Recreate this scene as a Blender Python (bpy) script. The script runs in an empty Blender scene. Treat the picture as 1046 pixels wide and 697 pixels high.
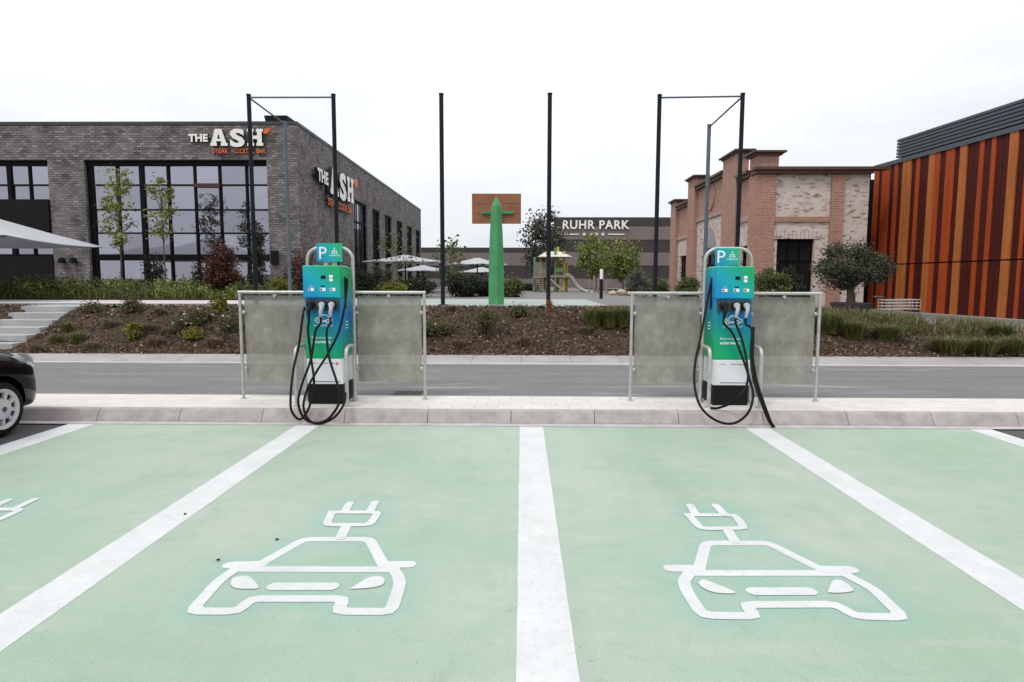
import bpy, bmesh, math, random
import numpy as np
from mathutils import Vector, Matrix
R = math.radians
random.seed(7)
sc = bpy.context.scene
COL = sc.collection

# ------------------------------------------------------------------ camera
F, PITCH, YAW, ROLL, H = 637.0, 0.09533, 0.01566, 0.0023, 1.75
cd = bpy.data.cameras.new('camera'); cam = bpy.data.objects.new('camera', cd); COL.objects.link(cam)
cd.sensor_width = 36; cd.lens = 36 * F / 1046; cd.clip_end = 6000; cd.clip_start = .05
cam.matrix_world = (Matrix.Translation((0, 0, H)) @ Matrix.Rotation(YAW, 4, 'Z') @
                    Matrix.Rotation(math.pi / 2 - PITCH, 4, 'X') @ Matrix.Rotation(ROLL, 4, 'Z'))
sc.camera = cam
CR = cam.matrix_world.to_3x3()
def ray(px, py):
    return CR @ Vector(((px - 523) / F, -(py - 348.5) / F, -1))
def at(px, py, Y):                       # surveyed point at distance Y in front of the tripod
    d = ray(px, py); return Vector((0, 0, H)) + d * (Y / d.y)
def gnd(px, py, z=0):
    d = ray(px, py); return Vector((0, 0, H)) + d * ((z - H) / d.z)
def onx(px, py, X):
    d = ray(px, py); return Vector((0, 0, H)) + d * (X / d.x)

# ------------------------------------------------------------------ helpers
def S(r, g, b, k=1.0):
    f = lambda c: ((c / 255) / 12.92 if c / 255 < .04045 else ((c / 255 + .055) / 1.055) ** 2.4) * k
    return (f(r), f(g), f(b))

class N:
    """small wrapper to write node trees"""
    def __init__(s, name):
        s.m = bpy.data.materials.new(name); s.m.use_nodes = True
        s.t = s.m.node_tree; s.b = s.t.nodes['Principled BSDF']; s.o = s.t.nodes['Material Output']
    def n(s, typ, **kw):
        x = s.t.nodes.new(typ)
        for k, v in kw.items():
            if k in x.bl_rna.properties: setattr(x, k, v)
            else: x.inputs[k.replace('_', ' ')].default_value = v
        return x
    def l(s, a, b): s.t.links.new(a, b)
    def coord(s, kind='Object'): return s.n('ShaderNodeTexCoord').outputs[kind]
    def noise(s, scale, detail=4, rough=.55, vec=None, dist=0):
        x = s.n('ShaderNodeTexNoise'); x.inputs['Scale'].default_value = scale
        x.inputs['Detail'].default_value = detail; x.inputs['Roughness'].default_value = rough
        x.inputs['Distortion'].default_value = dist
        s.l(vec if vec is not None else s.coord(), x.inputs['Vector']); return x.outputs['Fac']
    def ramp(s, fac, stops):
        x = s.n('ShaderNodeValToRGB'); e = x.color_ramp.elements
        while len(e) < len(stops): e.new(.5)
        for q, (p, c) in zip(e, stops):
            q.position = p; q.color = tuple(c) + (1,) if len(c) == 3 else c
        s.l(fac, x.inputs['Fac']); return x.outputs['Color']
    def mix(s, fac, a, b, mode='MIX'):
        x = s.n('ShaderNodeMix', data_type='RGBA', blend_type=mode)
        for v, i in ((fac, 0), (a, 6), (b, 7)):
            if hasattr(v, 'is_linked'): s.l(v, x.inputs[i])
            elif isinstance(v, (int, float)): x.inputs[i].default_value = v
            else: x.inputs[i].default_value = tuple(v) + (1,)
        return x.outputs[2]
    def math(s, op, a, b=0, clamp=False):
        x = s.n('ShaderNodeMath', operation=op); x.use_clamp = clamp
        for v, i in ((a, 0), (b, 1)):
            if hasattr(v, 'is_linked'): s.l(v, x.inputs[i])
            else: x.inputs[i].default_value = v
        return x.outputs[0]
    def bump(s, fac, strength=.3, dist=.01):
        x = s.n('ShaderNodeBump'); x.inputs['Strength'].default_value = strength; x.inputs['Distance'].default_value = dist
        s.l(fac, x.inputs['Height']); s.l(x.outputs[0], s.b.inputs['Normal'])
    def base(s, c):
        if hasattr(c, 'is_linked'): s.l(c, s.b.inputs['Base Color'])
        else: s.b.inputs['Base Color'].default_value = tuple(c) + (1,)
    def set(s, rough=.5, metal=0, spec=.5):
        s.b.inputs['Roughness'].default_value = rough; s.b.inputs['Metallic'].default_value = metal
        s.b.inputs['Specular IOR Level'].default_value = spec

def mul(c, k): return tuple(min(1, x * k) for x in c)
def mat(name, c, rough=.6, metal=0, var=.15, vs=3, bump=0, bs=60, spec=.4):
    q = N(name); q.set(rough, metal, spec)
    f = q.noise(vs, 6, .6)
    q.base(q.ramp(f, [(.3, mul(c, 1 - var)), (.7, mul(c, 1 + var))]))
    if bump: q.bump(q.noise(bs, 3), bump, .01)
    return q.m

def brick(name, c1, c2, mortar, bw=.25, rh=.085, ms=.012, stain=None, amt=.5, sscale=.8, grey=None, speck=None):
    q = N(name); q.set(.85, 0, .25)
    uv = q.coord('UV')
    b = q.n('ShaderNodeTexBrick'); b.offset = .5
    for k, v in (('Scale', 1), ('Mortar Size', ms), ('Brick Width', bw), ('Row Height', rh), ('Bias', 0), ('Mortar Smooth', .2)):
        b.inputs[k].default_value = v
    b.inputs['Color1'].default_value = c1 + (1,); b.inputs['Color2'].default_value = c2 + (1,)
    b.inputs['Mortar'].default_value = mortar + (1,)
    q.l(uv, b.inputs['Vector'])
    c = b.outputs['Color']
    if grey is not None:   # a second random per-brick tint
        b2 = q.n('ShaderNodeTexBrick'); b2.offset = .5
        for k, v in (('Scale', 1), ('Mortar Size', 0), ('Brick Width', bw), ('Row Height', rh), ('Bias', grey)):
            b2.inputs[k].default_value = v
        b2.inputs['Color1'].default_value = (1, 1, 1, 1); b2.inputs['Color2'].default_value = (.35, .35, .37, 1)
        mp = q.n('ShaderNodeMapping'); mp.inputs['Location'].default_value = (bw * 8, rh * 12, 0)
        q.l(uv, mp.inputs[0]); q.l(mp.outputs[0], b2.inputs['Vector'])
        c = q.mix(.8, c, b2.outputs['Color'], 'MULTIPLY')
    if speck is not None:  # single darker bricks left bare, in clumps
        b3 = q.n('ShaderNodeTexBrick'); b3.offset = .5
        for k, v in (('Scale', 1), ('Mortar Size', 0), ('Brick Width', bw), ('Row Height', rh), ('Bias', 0)):
            b3.inputs[k].default_value = v
        b3.inputs['Color1'].default_value = (0, 0, 0, 1); b3.inputs['Color2'].default_value = (1, 1, 1, 1)
        mp3 = q.n('ShaderNodeMapping'); mp3.inputs['Location'].default_value = (bw * 14, rh * 6, 0)
        q.l(uv, mp3.inputs[0]); q.l(mp3.outputs[0], b3.inputs['Vector'])
        f = q.math('ADD', b3.outputs['Color'], q.math('MULTIPLY', q.noise(2.2, 4, .6), .9))
        c = q.mix(q.ramp(f, [(.5, (0, 0, 0)), (1.0, (1, 1, 1))]) if False else q.math('MULTIPLY', q.math('SUBTRACT', f, 1.12), 2.6, True), c, speck)
    if stain is not None:
        f = q.noise(sscale, 5, .65)
        f = q.ramp(f, [(.4, (0, 0, 0)), (.62, (1, 1, 1))])
        c = q.mix(q.math('MULTIPLY', f, amt), c, stain)
    c = q.mix(.35, c, q.ramp(q.noise(5, 4, .7), [(.25, (.5, .5, .5)), (.75, (1, 1, 1))]), 'MULTIPLY')
    q.base(c); q.bump(b.outputs['Fac'], -.25, .01)
    return q.m

def leafmat(name, dark, light, trans=.25):
    q = N(name); q.set(.55, 0, .3)
    g = q.n('ShaderNodeNewGeometry')
    c = q.ramp(g.outputs['Random Per Island'], [(0, dark), (.6, tuple((a + b) / 2 for a, b in zip(dark, light))), (1, light)])
    c = q.mix(.5, c, q.ramp(q.noise(1.5, 3), [(.3, (.55, .55, .55)), (.7, (1.2, 1.2, 1.1))]), 'MULTIPLY')
    q.base(c)
    tr = q.n('ShaderNodeBsdfTranslucent'); q.l(c, tr.inputs[0])
    mx = q.n('ShaderNodeMixShader'); mx.inputs[0].default_value = trans
    q.l(q.b.outputs[0], mx.inputs[1]); q.l(tr.outputs[0], mx.inputs[2]); q.l(mx.outputs[0], q.o.inputs[0])
    return q.m

class MB:
    def __init__(s): s.v = []; s.f = []
    def add(s, vs, fs, M=None):
        o = len(s.v)
        s.v += [(M @ Vector(p))[:] if M is not None else tuple(p) for p in vs]
        s.f += [tuple(i + o for i in f) for f in fs]; return s
    def box(s, x0, x1, y0, y1, z0, z1, M=None):
        return s.add([(x0, y0, z0), (x1, y0, z0), (x1, y1, z0), (x0, y1, z0), (x0, y0, z1), (x1, y0, z1), (x1, y1, z1), (x0, y1, z1)],
                     [(3, 2, 1, 0), (4, 5, 6, 7), (0, 1, 5, 4), (1, 2, 6, 5), (2, 3, 7, 6), (3, 0, 4, 7)], M)
    def prism(s, poly, h0, h1, fn=lambda a, b, h: (a, b, h)):   # poly in 2-D, CCW seen from +h
        n = len(poly)
        vs = [fn(a, b, h0) for a, b in poly] + [fn(a, b, h1) for a, b in poly]
        return s.add(vs, [tuple(range(n))[::-1], tuple(range(n, 2 * n))] + [(i, (i + 1) % n, n + (i + 1) % n, n + i) for i in range(n)])
    def tube(s, pts, r, n=10, cap=True):
        pts = [Vector(p) for p in pts]; m = len(pts)
        rs = r if isinstance(r, (list, tuple)) else [r] * m
        t0 = (pts[1] - pts[0]).normalized()
        u = t0.orthogonal().normalized(); vs = []
        for i in range(m):
            t = (pts[min(i + 1, m - 1)] - pts[max(i - 1, 0)]).normalized()
            u = (u - t * u.dot(t)).normalized(); w = t.cross(u)
            for k in range(n):
                a = 2 * math.pi * k / n
                vs.append(pts[i] + (u * math.cos(a) + w * math.sin(a)) * rs[i])
        fs = [(i * n + k, i * n + (k + 1) % n, (i + 1) * n + (k + 1) % n, (i + 1) * n + k) for i in range(m - 1) for k in range(n)]
        if cap: fs += [tuple(range(n))[::-1], tuple(range((m - 1) * n, m * n))]
        return s.add(vs, fs)
    def lathe(s, prof, n=24, M=None):   # profile of (r, z)
        vs = [(r * math.cos(2 * math.pi * k / n), r * math.sin(2 * math.pi * k / n), z) for r, z in prof for k in range(n)]
        m = len(prof)
        fs = [(i * n + k, i * n + (k + 1) % n, (i + 1) * n + (k + 1) % n, (i + 1) * n + k) for i in range(m - 1) for k in range(n)]
        fs += [tuple(range(n))[::-1], tuple(range((m - 1) * n, m * n))]
        return s.add(vs, fs, M)
    def mesh(s, name, off=(0, 0, 0)):
        me = bpy.data.meshes.new(name)
        me.from_pydata([(a - off[0], b - off[1], c - off[2]) for a, b, c in s.v], [], s.f); me.validate(); return me
    def build(s, name, m, parent=None, local=True, smooth=False, bevel=0, seg=2, fix=True):
        off = (0, 0, 0)
        if parent is not None and not local:
            p = parent
            while p is not None: off = tuple(a + b for a, b in zip(off, p.location)); p = p.parent
        me = s.mesh(name, off); bm = bmesh.new(); bm.from_mesh(me)
        if fix: bmesh.ops.recalc_face_normals(bm, faces=bm.faces)
        if bevel:
            es = [e for e in bm.edges if len(e.link_faces) == 2 and e.calc_face_angle(0) > .5]
            bmesh.ops.bevel(bm, geom=es, offset=bevel, segments=seg, affect='EDGES', profile=.7, clamp_overlap=True)
        uvl = bm.loops.layers.uv.new('UVMap')
        for f in bm.faces:
            n = f.normal; ax = max(range(3), key=lambda i: abs(n[i]))
            if smooth: f.smooth = True
            for lp in f.loops:
                c = lp.vert.co
                lp[uvl].uv = (c.y, c.z) if ax == 0 else (c.x, c.z) if ax == 1 else (c.x, c.y)
        bm.to_mesh(me); bm.free()
        if smooth:
            try: me.set_sharp_from_angle(angle=R(38))
            except Exception: pass
        return link(name, me, m, parent)
def link(name, me, m, parent=None):
    if m is not None: me.materials.append(m)
    o = bpy.data.objects.new(name, me); COL.objects.link(o)
    if parent is not None: o.parent = parent
    return o
def tag(o, label, cat, group=None, kind=None):
    o['label'] = label; o['category'] = cat
    if group: o['group'] = group
    if kind: o['kind'] = kind
    return o
def struct(o): o['kind'] = 'structure'; return o
def thing(name, label, cat, loc=(0, 0, 0), group=None):
    o = bpy.data.objects.new(name, None); COL.objects.link(o); o.location = loc; o.empty_display_size = .2
    return tag(o, label, cat, group)
def copy_tree(o, parent=None, skip=()):
    c = o.copy(); COL.objects.link(c); c.parent = parent
    for ch in list(o.children):
        if ch.name.split('.')[0] not in skip: copy_tree(ch, c, skip)
    return c
def spline(pts, k=8):
    P = [Vector(p) for p in pts]; P = [P[0] * 2 - P[1]] + P + [P[-1] * 2 - P[-2]]; out = []
    for i in range(1, len(P) - 2):
        a, b, c, d = P[i - 1:i + 3]
        for j in range(k):
            t = j / k
            out.append(.5 * ((2 * b) + (c - a) * t + (2 * a - 5 * b + 4 * c - d) * t * t + (3 * b - a - 3 * c + d) * t ** 3))
    return out + [P[-2]]
def text(body, size, m, name, parent, loc, rotz=0, extrude=.004, bold=0, align='CENTER', sx=1, spacing=1, shear=0, fit=None, side=None):
    c = bpy.data.curves.new(name, 'FONT'); c.body = body; c.size = size; c.extrude = extrude; c.offset = bold
    c.align_x = align; c.space_character = spacing; c.shear = shear; c.resolution_u = 3
    t = bpy.data.objects.new(name, c); COL.objects.link(t)
    dg = bpy.context.evaluated_depsgraph_get(); me = bpy.data.meshes.new_from_object(t.evaluated_get(dg))
    bpy.data.objects.remove(t)
    if fit:
        xs = [v.co.x for v in me.vertices]; sx = fit / (max(xs) - min(xs))
    me.transform(Matrix.Rotation(rotz, 4, 'Z') @ Matrix.Rotation(R(90), 4, 'X') @ Matrix.Diagonal((sx, 1, 1, 1)))
    me.transform(Matrix.Translation(loc)); me.materials.clear()
    o = link(name, me, m, parent)
    if side is not None: darksides(me, side)
    return o
def darksides(me, m):
    me.materials.append(m)
    for p in me.polygons:
        if abs(p.normal.y) < .5: p.material_index = 1

# ------------------------------------------------------------------ foliage
def leaves(P, size, rng, up=.3, aspect=.55):
    n = len(P)
    nr = rng.normal(size=(n, 3)); nr[:, 2] += up; nr /= np.linalg.norm(nr, axis=1)[:, None]
    a = rng.normal(size=(n, 3)); u = np.cross(nr, a); u /= np.linalg.norm(u, axis=1)[:, None]; v = np.cross(nr, u)
    s = (size * rng.uniform(.6, 1.35, n))[:, None]
    V = np.stack([P - u * s, P - v * s * aspect + nr * s * .15, P + u * s, P + v * s * aspect + nr * s * .15], 1).reshape(-1, 3)
    Fc = np.arange(4 * n).reshape(-1, 4)
    return V, Fc
def leafobj(name, P, size, m, parent, rng, up=.3, aspect=.55):
    V, Fc = leaves(P, size, rng, up, aspect)
    me = bpy.data.meshes.new(name); me.from_pydata(V.tolist(), [], Fc.tolist())
    return link(name, me, m, parent)
def blades(base, h, spread, w, rng, lean=.5):
    """curved grass blades at the base points (n,3)"""
    n = len(base); a = rng.uniform(0, 2 * math.pi, n); hh = h * rng.uniform(.55, 1.15, n); ln = spread * rng.uniform(.1, 1, n)
    d = np.stack([np.cos(a), np.sin(a), np.zeros(n)], 1); p = np.stack([-np.sin(a), np.cos(a), np.zeros(n)], 1)
    z = np.array([0, 0, 1.])
    mid = base + d * (ln * .35)[:, None] + z * (hh * .62)[:, None]
    tip = base + d * ln[:, None] + z * (hh * (1 - .35 * rng.uniform(0, 1, n)))[:, None]
    V = np.stack([base - p * w, base + p * w, mid - p * w * .7, mid + p * w * .7, tip], 1).reshape(-1, 3)
    q = np.arange(n)[:, None] * 5
    return V, [tuple(x) for x in (q + np.array([0, 1, 3, 2])).tolist()] + [tuple(x) for x in (q + np.array([2, 3, 4])).tolist()]
def blob_points(rng, c, r, nclump, per, cs, shape='ell', hollow=.35):
    c = np.array(c, float); r = np.array(r, float); out = []; cl = []
    while len(cl) < nclump:
        p = rng.uniform(-1, 1, 3); d = np.linalg.norm(p)
        if d > 1 or d < hollow: continue
        if shape == 'cone' and math.hypot(p[0], p[1]) > (1 - p[2]) * .5 + .08: continue
        if shape == 'column' and math.hypot(p[0], p[1]) > .75: continue
        cl.append(c + p * r)
    for p in cl:
        k = int(per * rng.uniform(.5, 1.4)); s = cs * rng.uniform(.6, 1.4)
        out.append(p + rng.normal(size=(k, 3)) * s * np.array([1, 1, .75]))
    return np.concatenate(out), cl
def tree(name, label, base, h, r, crown_z, m_leaf, m_bark, tr=.05, ncl=40, per=90, cs=.18, leaf=.06, shape='ell', seed=1, group=None, lean=0, ry=None, cat='tree', hollow=.3):
    rng = np.random.default_rng(seed); t = thing(name, label, cat, base, group)
    cz = (crown_z + h) / 2
    P, cl = blob_points(rng, (lean, 0, cz), (r, ry or r, (h - crown_z) / 2), ncl, per, cs, shape, hollow)
    P[:, 2] = np.maximum(P[:, 2], .03)
    leafobj('crown', P, leaf, m_leaf, t, rng)
    b = MB(); top = h * .86
    tp = [(lean * k / 5 + rng.normal() * r * .03, rng.normal() * r * .03, top * k / 5) for k in range(6)]
    b.tube(tp, [tr * (1 - .15 * k) for k in range(6)], 7)
    for p in cl[::2]:
        k = min(max((p[2] - .25 * r) / top, .12), .95); z = top * k * .85; s0 = Vector((lean * k, 0, z))
        mid = s0.lerp(Vector(p), .5) + Vector((0, 0, .08 * r))
        b.tube([s0, mid, p], [tr * .35, tr * .22, tr * .1], 5)
    b.build('trunk', m_bark, t, smooth=True); return t
def bush(name, label, base, h, r, m_leaf, seed=1, leaf=.04, n=18, per=70, cs=.1, group=None, cat='shrub', flowers=None, shape='ell'):
    rng = np.random.default_rng(seed); t = thing(name, label, cat, base, group)
    P, cl = blob_points(rng, (0, 0, h * .52), (r, r, h * .48), n, per, cs, shape, .2)
    P[:, 2] = np.maximum(P[:, 2], .015)
    leafobj('foliage', P, leaf, m_leaf, t, rng)
    b = MB()
    for p in cl[::2]: b.tube([(p[0] * .1, p[1] * .1, -.02), (p[0] * .5, p[1] * .5, p[2] * .6), p], [.012 * max(h, .4), .008 * max(h, .4), .004], 4)
    b.build('stem', M_bark, t)
    if flowers:
        fb = MB()
        for k in range(flowers):
            p = cl[k % len(cl)] + rng.normal(size=3) * .06; p[2] = max(p[2], .06) + .05
            q = Matrix.Translation(p) @ Matrix.Rotation(rng.uniform(-.6, .6), 4, 'X') @ Matrix.Rotation(rng.uniform(-.6, .6), 4, 'Y')
            fb.lathe([(.004, -.006), (.026, .0), (.032, .018), (.012, .02)], 7, q)
        fb.build('flowers', M_flower, t)
    return t
def tuft(name, label, base, h, r, m, n=260, seed=1, w=.006, group=None, cat='grass tuft'):
    rng = np.random.default_rng(seed)
    a = rng.uniform(0, 2 * math.pi, n); q = r * .35 * np.sqrt(rng.uniform(0, 1, n))
    B = np.stack([q * np.cos(a), q * np.sin(a), np.full(n, -.02)], 1)
    V, Fc = blades(B, h, r, w, rng)
    me = bpy.data.meshes.new(name); me.from_pydata(V.tolist(), [], Fc)
    o = link(name, me, m); o.location = base; return tag(o, label, cat, group)

# ------------------------------------------------------------------ materials
def m_green():
    q = N('green_coating'); q.set(.5, 0, .6)
    a = q.noise(.55, 5, .6); b = q.noise(2.3, 6, .65, dist=.6)
    c = q.ramp(a, [(.3, (.278, .396, .280)), (.5, (.348, .428, .342)), (.72, (.408, .450, .394))])
    c = q.mix(q.ramp(b, [(.45, (0, 0, 0)), (.75, (.6, .6, .6))]), c, (.255, .378, .275))
    mp = q.n('ShaderNodeMapping'); mp.inputs['Scale'].default_value = (1.2, 5, 1); mp.inputs['Rotation'].default_value = (0, 0, .5); q.l(q.coord(), mp.inputs[0])
    c = q.mix(q.ramp(q.noise(1.1, 5, .7, mp.outputs[0]), [(.52, (0, 0, 0)), (.72, (.55, .55, .55))]), c, (.43, .45, .40))
    at_ = q.n('ShaderNodeAttribute', attribute_name='overspray')
    hf = q.math('MULTIPLY', at_.outputs['Fac'], q.ramp(q.noise(4, 5, .7), [(.25, (.45, .45, .45)), (.65, (1, 1, 1))]))
    c = q.mix(hf, c, (.225, .42, .355))
    # dirt: blotchy scuffs, scratches along the driving direction, oil spots, grit
    c = q.mix(q.ramp(q.noise(3.6, 7, .8, dist=1.6), [(.53, (0, 0, 0)), (.78, (.60, .60, .60))]), c, (.22, .27, .205))
    m2 = q.n('ShaderNodeMapping'); m2.inputs['Scale'].default_value = (9, 1.1, 1); m2.inputs['Rotation'].default_value = (0, 0, .12); q.l(q.coord(), m2.inputs[0])
    c = q.mix(q.ramp(q.noise(1.5, 6, .75, m2.outputs[0], .8), [(.64, (0, 0, 0)), (.75, (.38, .38, .38))]), c, (.19, .23, .18))
    m3 = q.n('ShaderNodeMapping'); m3.inputs['Scale'].default_value = (.55, .12, 1); m3.inputs['Location'].default_value = (.35, 0, 0); q.l(q.coord(), m3.inputs[0])
    c = q.mix(q.ramp(q.noise(2.2, 3, .6, m3.outputs[0]), [(.53, (0, 0, 0)), (.72, (.26, .26, .26))]), c, (.22, .27, .21))
    v = q.n('ShaderNodeTexVoronoi'); v.inputs['Scale'].default_value = 2.1; vd = q.n('ShaderNodeVectorMath', operation='ADD'); nn = q.n('ShaderNodeTexNoise'); nn.inputs['Scale'].default_value = 14; q.l(q.coord(), nn.inputs['Vector']); vs_ = q.n('ShaderNodeVectorMath', operation='SCALE'); vs_.inputs[3].default_value = .06; q.l(nn.outputs['Color'], vs_.inputs[0]); q.l(q.coord(), vd.inputs[0]); q.l(vs_.outputs[0], vd.inputs[1]); q.l(vd.outputs[0], v.inputs['Vector'])
    c = q.mix(q.ramp(v.outputs['Distance'], [(.008, (.7, .7, .7)), (.03, (0, 0, 0))]), c, (.11, .14, .10))
    c = q.mix(q.ramp(q.noise(30, 3, .6), [(.66, (0, 0, 0)), (.74, (.55, .55, .55))]), c, (.13, .17, .12))
    c = q.mix(.75, c, q.ramp(q.noise(150, 3, .75), [(.3, (.52, .52, .52)), (.6, (1.04, 1.04, 1.04))]), 'MULTIPLY')
    q.base(c); q.bump(q.noise(150, 4, .75), .6, .005); return q.m
def m_paint():
    q = N('white_road_paint'); q.set(.6, 0, .4)
    c = q.ramp(q.noise(3, 6, .7), [(.3, (.48, .485, .485)), (.65, (.57, .575, .575))])
    c = q.mix(q.ramp(q.noise(22, 4, .75), [(.55, (0, 0, 0)), (.75, (.75, .75, .75))]), c, (.33, .38, .32))
    c = q.mix(q.ramp(q.noise(1.8, 6, .8, dist=1), [(.5, (0, 0, 0)), (.75, (.5, .5, .5))]), c, (.40, .42, .40))
    q.base(c); q.bump(q.noise(170, 4, .7), .3, .004); return q.m
def m_asphalt(name, k):
    q = N(name); q.set(.8, 0, .35)
    mp = q.n('ShaderNodeMapping'); mp.inputs['Scale'].default_value = (.35, 2.2, 1); q.l(q.coord(), mp.inputs[0])
    c = q.ramp(q.noise(.9, 6, .65, mp.outputs[0]), [(.3, (k * .97, k * .94, k * .97)), (.7, (k * 1.3, k * 1.26, k * 1.28))])
    c = q.mix(q.ramp(q.noise(1.6, 6, .75, mp.outputs[0], .8), [(.58, (0, 0, 0)), (.72, (.45, .45, .45))]), c, (k * 1.6, k * 1.58, k * 1.55))
    c = q.mix(q.ramp(q.noise(.55, 7, .8, mp.outputs[0], 1.5), [(.54, (0, 0, 0)), (.68, (.7, .7, .7))]), c, (k * 2.6, k * 2.55, k * 2.55))
    c = q.mix(.6, c, q.ramp(q.noise(24, 4, .8), [(.3, (.62, .62, .62)), (.7, (1.1, 1.1, 1.1))]), 'MULTIPLY')
    c = q.mix(.7, c, q.ramp(q.noise(130, 3, .8), [(.3, (.55, .55, .55)), (.7, (1.1, 1.1, 1.1))]), 'MULTIPLY')
    q.base(c); q.bump(q.noise(200, 3, .8), .5, .004); return q.m
def m_pavers(name, c, bw, rh, k=.85, ms=.004):
    q = N(name); q.set(.75, 0, .3)
    b = q.n('ShaderNodeTexBrick')
    for kk, v in (('Scale', 1), ('Mortar Size', ms), ('Brick Width', bw), ('Row Height', rh), ('Mortar Smooth', .3)): b.inputs[kk].default_value = v
    b.inputs['Color1'].default_value = c + (1,); b.inputs['Color2'].default_value = mul(c, k) + (1,); b.inputs['Mortar'].default_value = mul(c, .55) + (1,)
    q.l(q.coord('UV'), b.inputs['Vector'])
    cc = q.mix(.6, b.outputs['Color'], q.ramp(q.noise(2.2, 6, .7), [(.25, (.72, .71, .69)), (.7, (1, 1, 1))]), 'MULTIPLY')
    cc = q.mix(q.ramp(q.noise(14, 4, .8), [(.66, (0, 0, 0)), (.8, (.5, .5, .5))]), cc, mul(c, .5))
    q.base(cc); q.bump(b.outputs['Fac'], -.3, .004); return q.m
def m_mulch():
    q = N('bark_mulch_soil'); q.set(.95, 0, .15)
    v = q.n('ShaderNodeTexVoronoi'); v.inputs['Scale'].default_value = 26; q.l(q.coord(), v.inputs['Vector'])
    c = q.ramp(v.outputs['Color'], [(0, (.020, .014, .009)), (.5, (.055, .036, .024)), (1, (.125, .085, .058))])
    c = q.mix(q.ramp(q.noise(.8, 5, .6), [(.45, (0, 0, 0)), (.7, (.7, .7, .7))]), c, (.07, .05, .033))
    c = q.mix(.7, c, q.ramp(q.noise(9, 5, .75), [(.3, (.4, .4, .4)), (.7, (1.2, 1.2, 1.2))]), 'MULTIPLY')
    q.base(c); q.bump(v.outputs['Distance'], .8, .04); return q.m
def m_window(name, tint, rf=.55, dark=(.01, .01, .013)):
    q = N(name); q.set(.3, 0, .5); q.base(dark)
    g = q.n('ShaderNodeBsdfGlossy'); gi = q.n('ShaderNodeNewGeometry'); q.l(q.ramp(gi.outputs['Random Per Island'], [(0, mul(tint, .78)), (1, mul(tint, 1.1))]), g.inputs['Color']); g.inputs['Roughness'].default_value = .015
    nb = q.n('ShaderNodeBump'); nb.inputs['Strength'].default_value = .02; nb.inputs['Distance'].default_value = .05
    q.l(q.noise(.7, 2), nb.inputs['Height']); q.l(nb.outputs[0], g.inputs['Normal'])
    mx = q.n('ShaderNodeMixShader'); mx.inputs[0].default_value = rf
    q.l(q.b.outputs[0], mx.inputs[1]); q.l(g.outputs[0], mx.inputs[2]); q.l(mx.outputs[0], q.o.inputs[0]); return q.m
def m_panelglass():
    q = N('dirty_grey_glass'); q.set(.35, 0, .5)
    mp = q.n('ShaderNodeMapping'); mp.inputs['Scale'].default_value = (1.6, 1.6, 1.3); q.l(q.coord(), mp.inputs[0])
    f = q.noise(2.2, 7, .72, mp.outputs[0], .1)
    q.base(q.ramp(f, [(.28, (.25, .238, .203)), (.55, (.37, .358, .312)), (.75, (.47, .455, .405))]))
    tr = q.n('ShaderNodeBsdfTransparent'); tr.inputs[0].default_value = (.80, .82, .80, 1)
    mx = q.n('ShaderNodeMixShader')
    q.l(q.ramp(f, [(.3, (.46, .46, .46)), (.7, (.66, .66, .66))]), mx.inputs[0])
    q.l(tr.outputs[0], mx.inputs[1]); q.l(q.b.outputs[0], mx.inputs[2]); q.l(mx.outputs[0], q.o.inputs[0]); return q.m
BLUE, TEAL, GREEN = (.0, .17, .50), (.0, .36, .43), (.0, .36, .13)
def m_grad(name, ax, az, c0, stops):
    q = N(name); q.set(.3, 0, .5)
    sp = q.n('ShaderNodeSeparateXYZ'); q.l(q.coord(), sp.inputs[0])
    f = q.math('ADD', q.math('ADD', q.math('MULTIPLY', sp.outputs[0], ax), q.math('MULTIPLY', sp.outputs[2], az)), c0, True)
    q.base(q.ramp(f, stops)); return q.m

M_green, M_paint = m_green(), m_paint()
M_lot, M_road = m_asphalt('lot_asphalt', .07), m_asphalt('road_asphalt', .155)
M_pave = m_pavers('pale_pavers', (.60, .57, .535), .3, .2, .93, .0035)
M_plaza = m_pavers('plaza_slabs', (.17, .165, .155), .8, .4, .92)
M_court = mat('court_rubber', (.30, .335, .31), .8, var=.1, vs=1)
M_kerb = mat('kerb_concrete', (.315, .285, .27), .8, var=.22, vs=5, bump=.3, bs=90)
M_gutter = mat('gutter_concrete', (.40, .37, .37), .8, var=.2, vs=4, bump=.3, bs=90)
M_conc = mat('stair_concrete', (.31, .31, .31), .8, var=.15, vs=1.5, bump=.3, bs=60)
M_mulch = m_mulch()
M_chip = leafmat('bark_chip', (.030, .019, .012), (.25, .155, .10), .0)
M_bark = mat('bark', (.10, .075, .055), .9, var=.3, vs=8, bump=.5, bs=30)
M_bark2 = mat('pale_bark', (.17, .15, .12), .9, var=.3, vs=8)
M_flower = mat('white_petals', (.75, .72, .66), .7, var=.05)
M_ash = brick('grey_brick', (.34, .295, .285), (.165, .145, .143), (.085, .076, .076), .26, .105, .016, stain=(.36, .33, .325), amt=.25, grey=.1)
M_ash_side = M_ash
M_red = brick('red_brick', (.42, .165, .115), (.25, .088, .060), (.46, .37, .31), .24, .085, .014, stain=(.40, .23, .17), amt=.3)
M_cream = brick('whitewashed_brick', (.66, .575, .52), (.56, .47, .42), (.62, .555, .505), .24, .085, .012, stain=(.42, .32, .275), amt=.2, sscale=1.2, speck=(.26, .165, .13))
M_cornice = mat('brown_cornice', (.085, .042, .032), .6, var=.2)
M_stone = mat('band_stone', (.36, .25, .20), .8, var=.15)
M_frame = mat('black_window_frame', (.006, .006, .007), .55, var=.1, spec=.08)
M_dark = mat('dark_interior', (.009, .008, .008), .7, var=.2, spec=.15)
M_glass = m_window('lavender_coated_glass', (.60, .59, .70), .55)
M_glass2 = m_window('dark_glass', (.55, .56, .62), .32)
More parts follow.
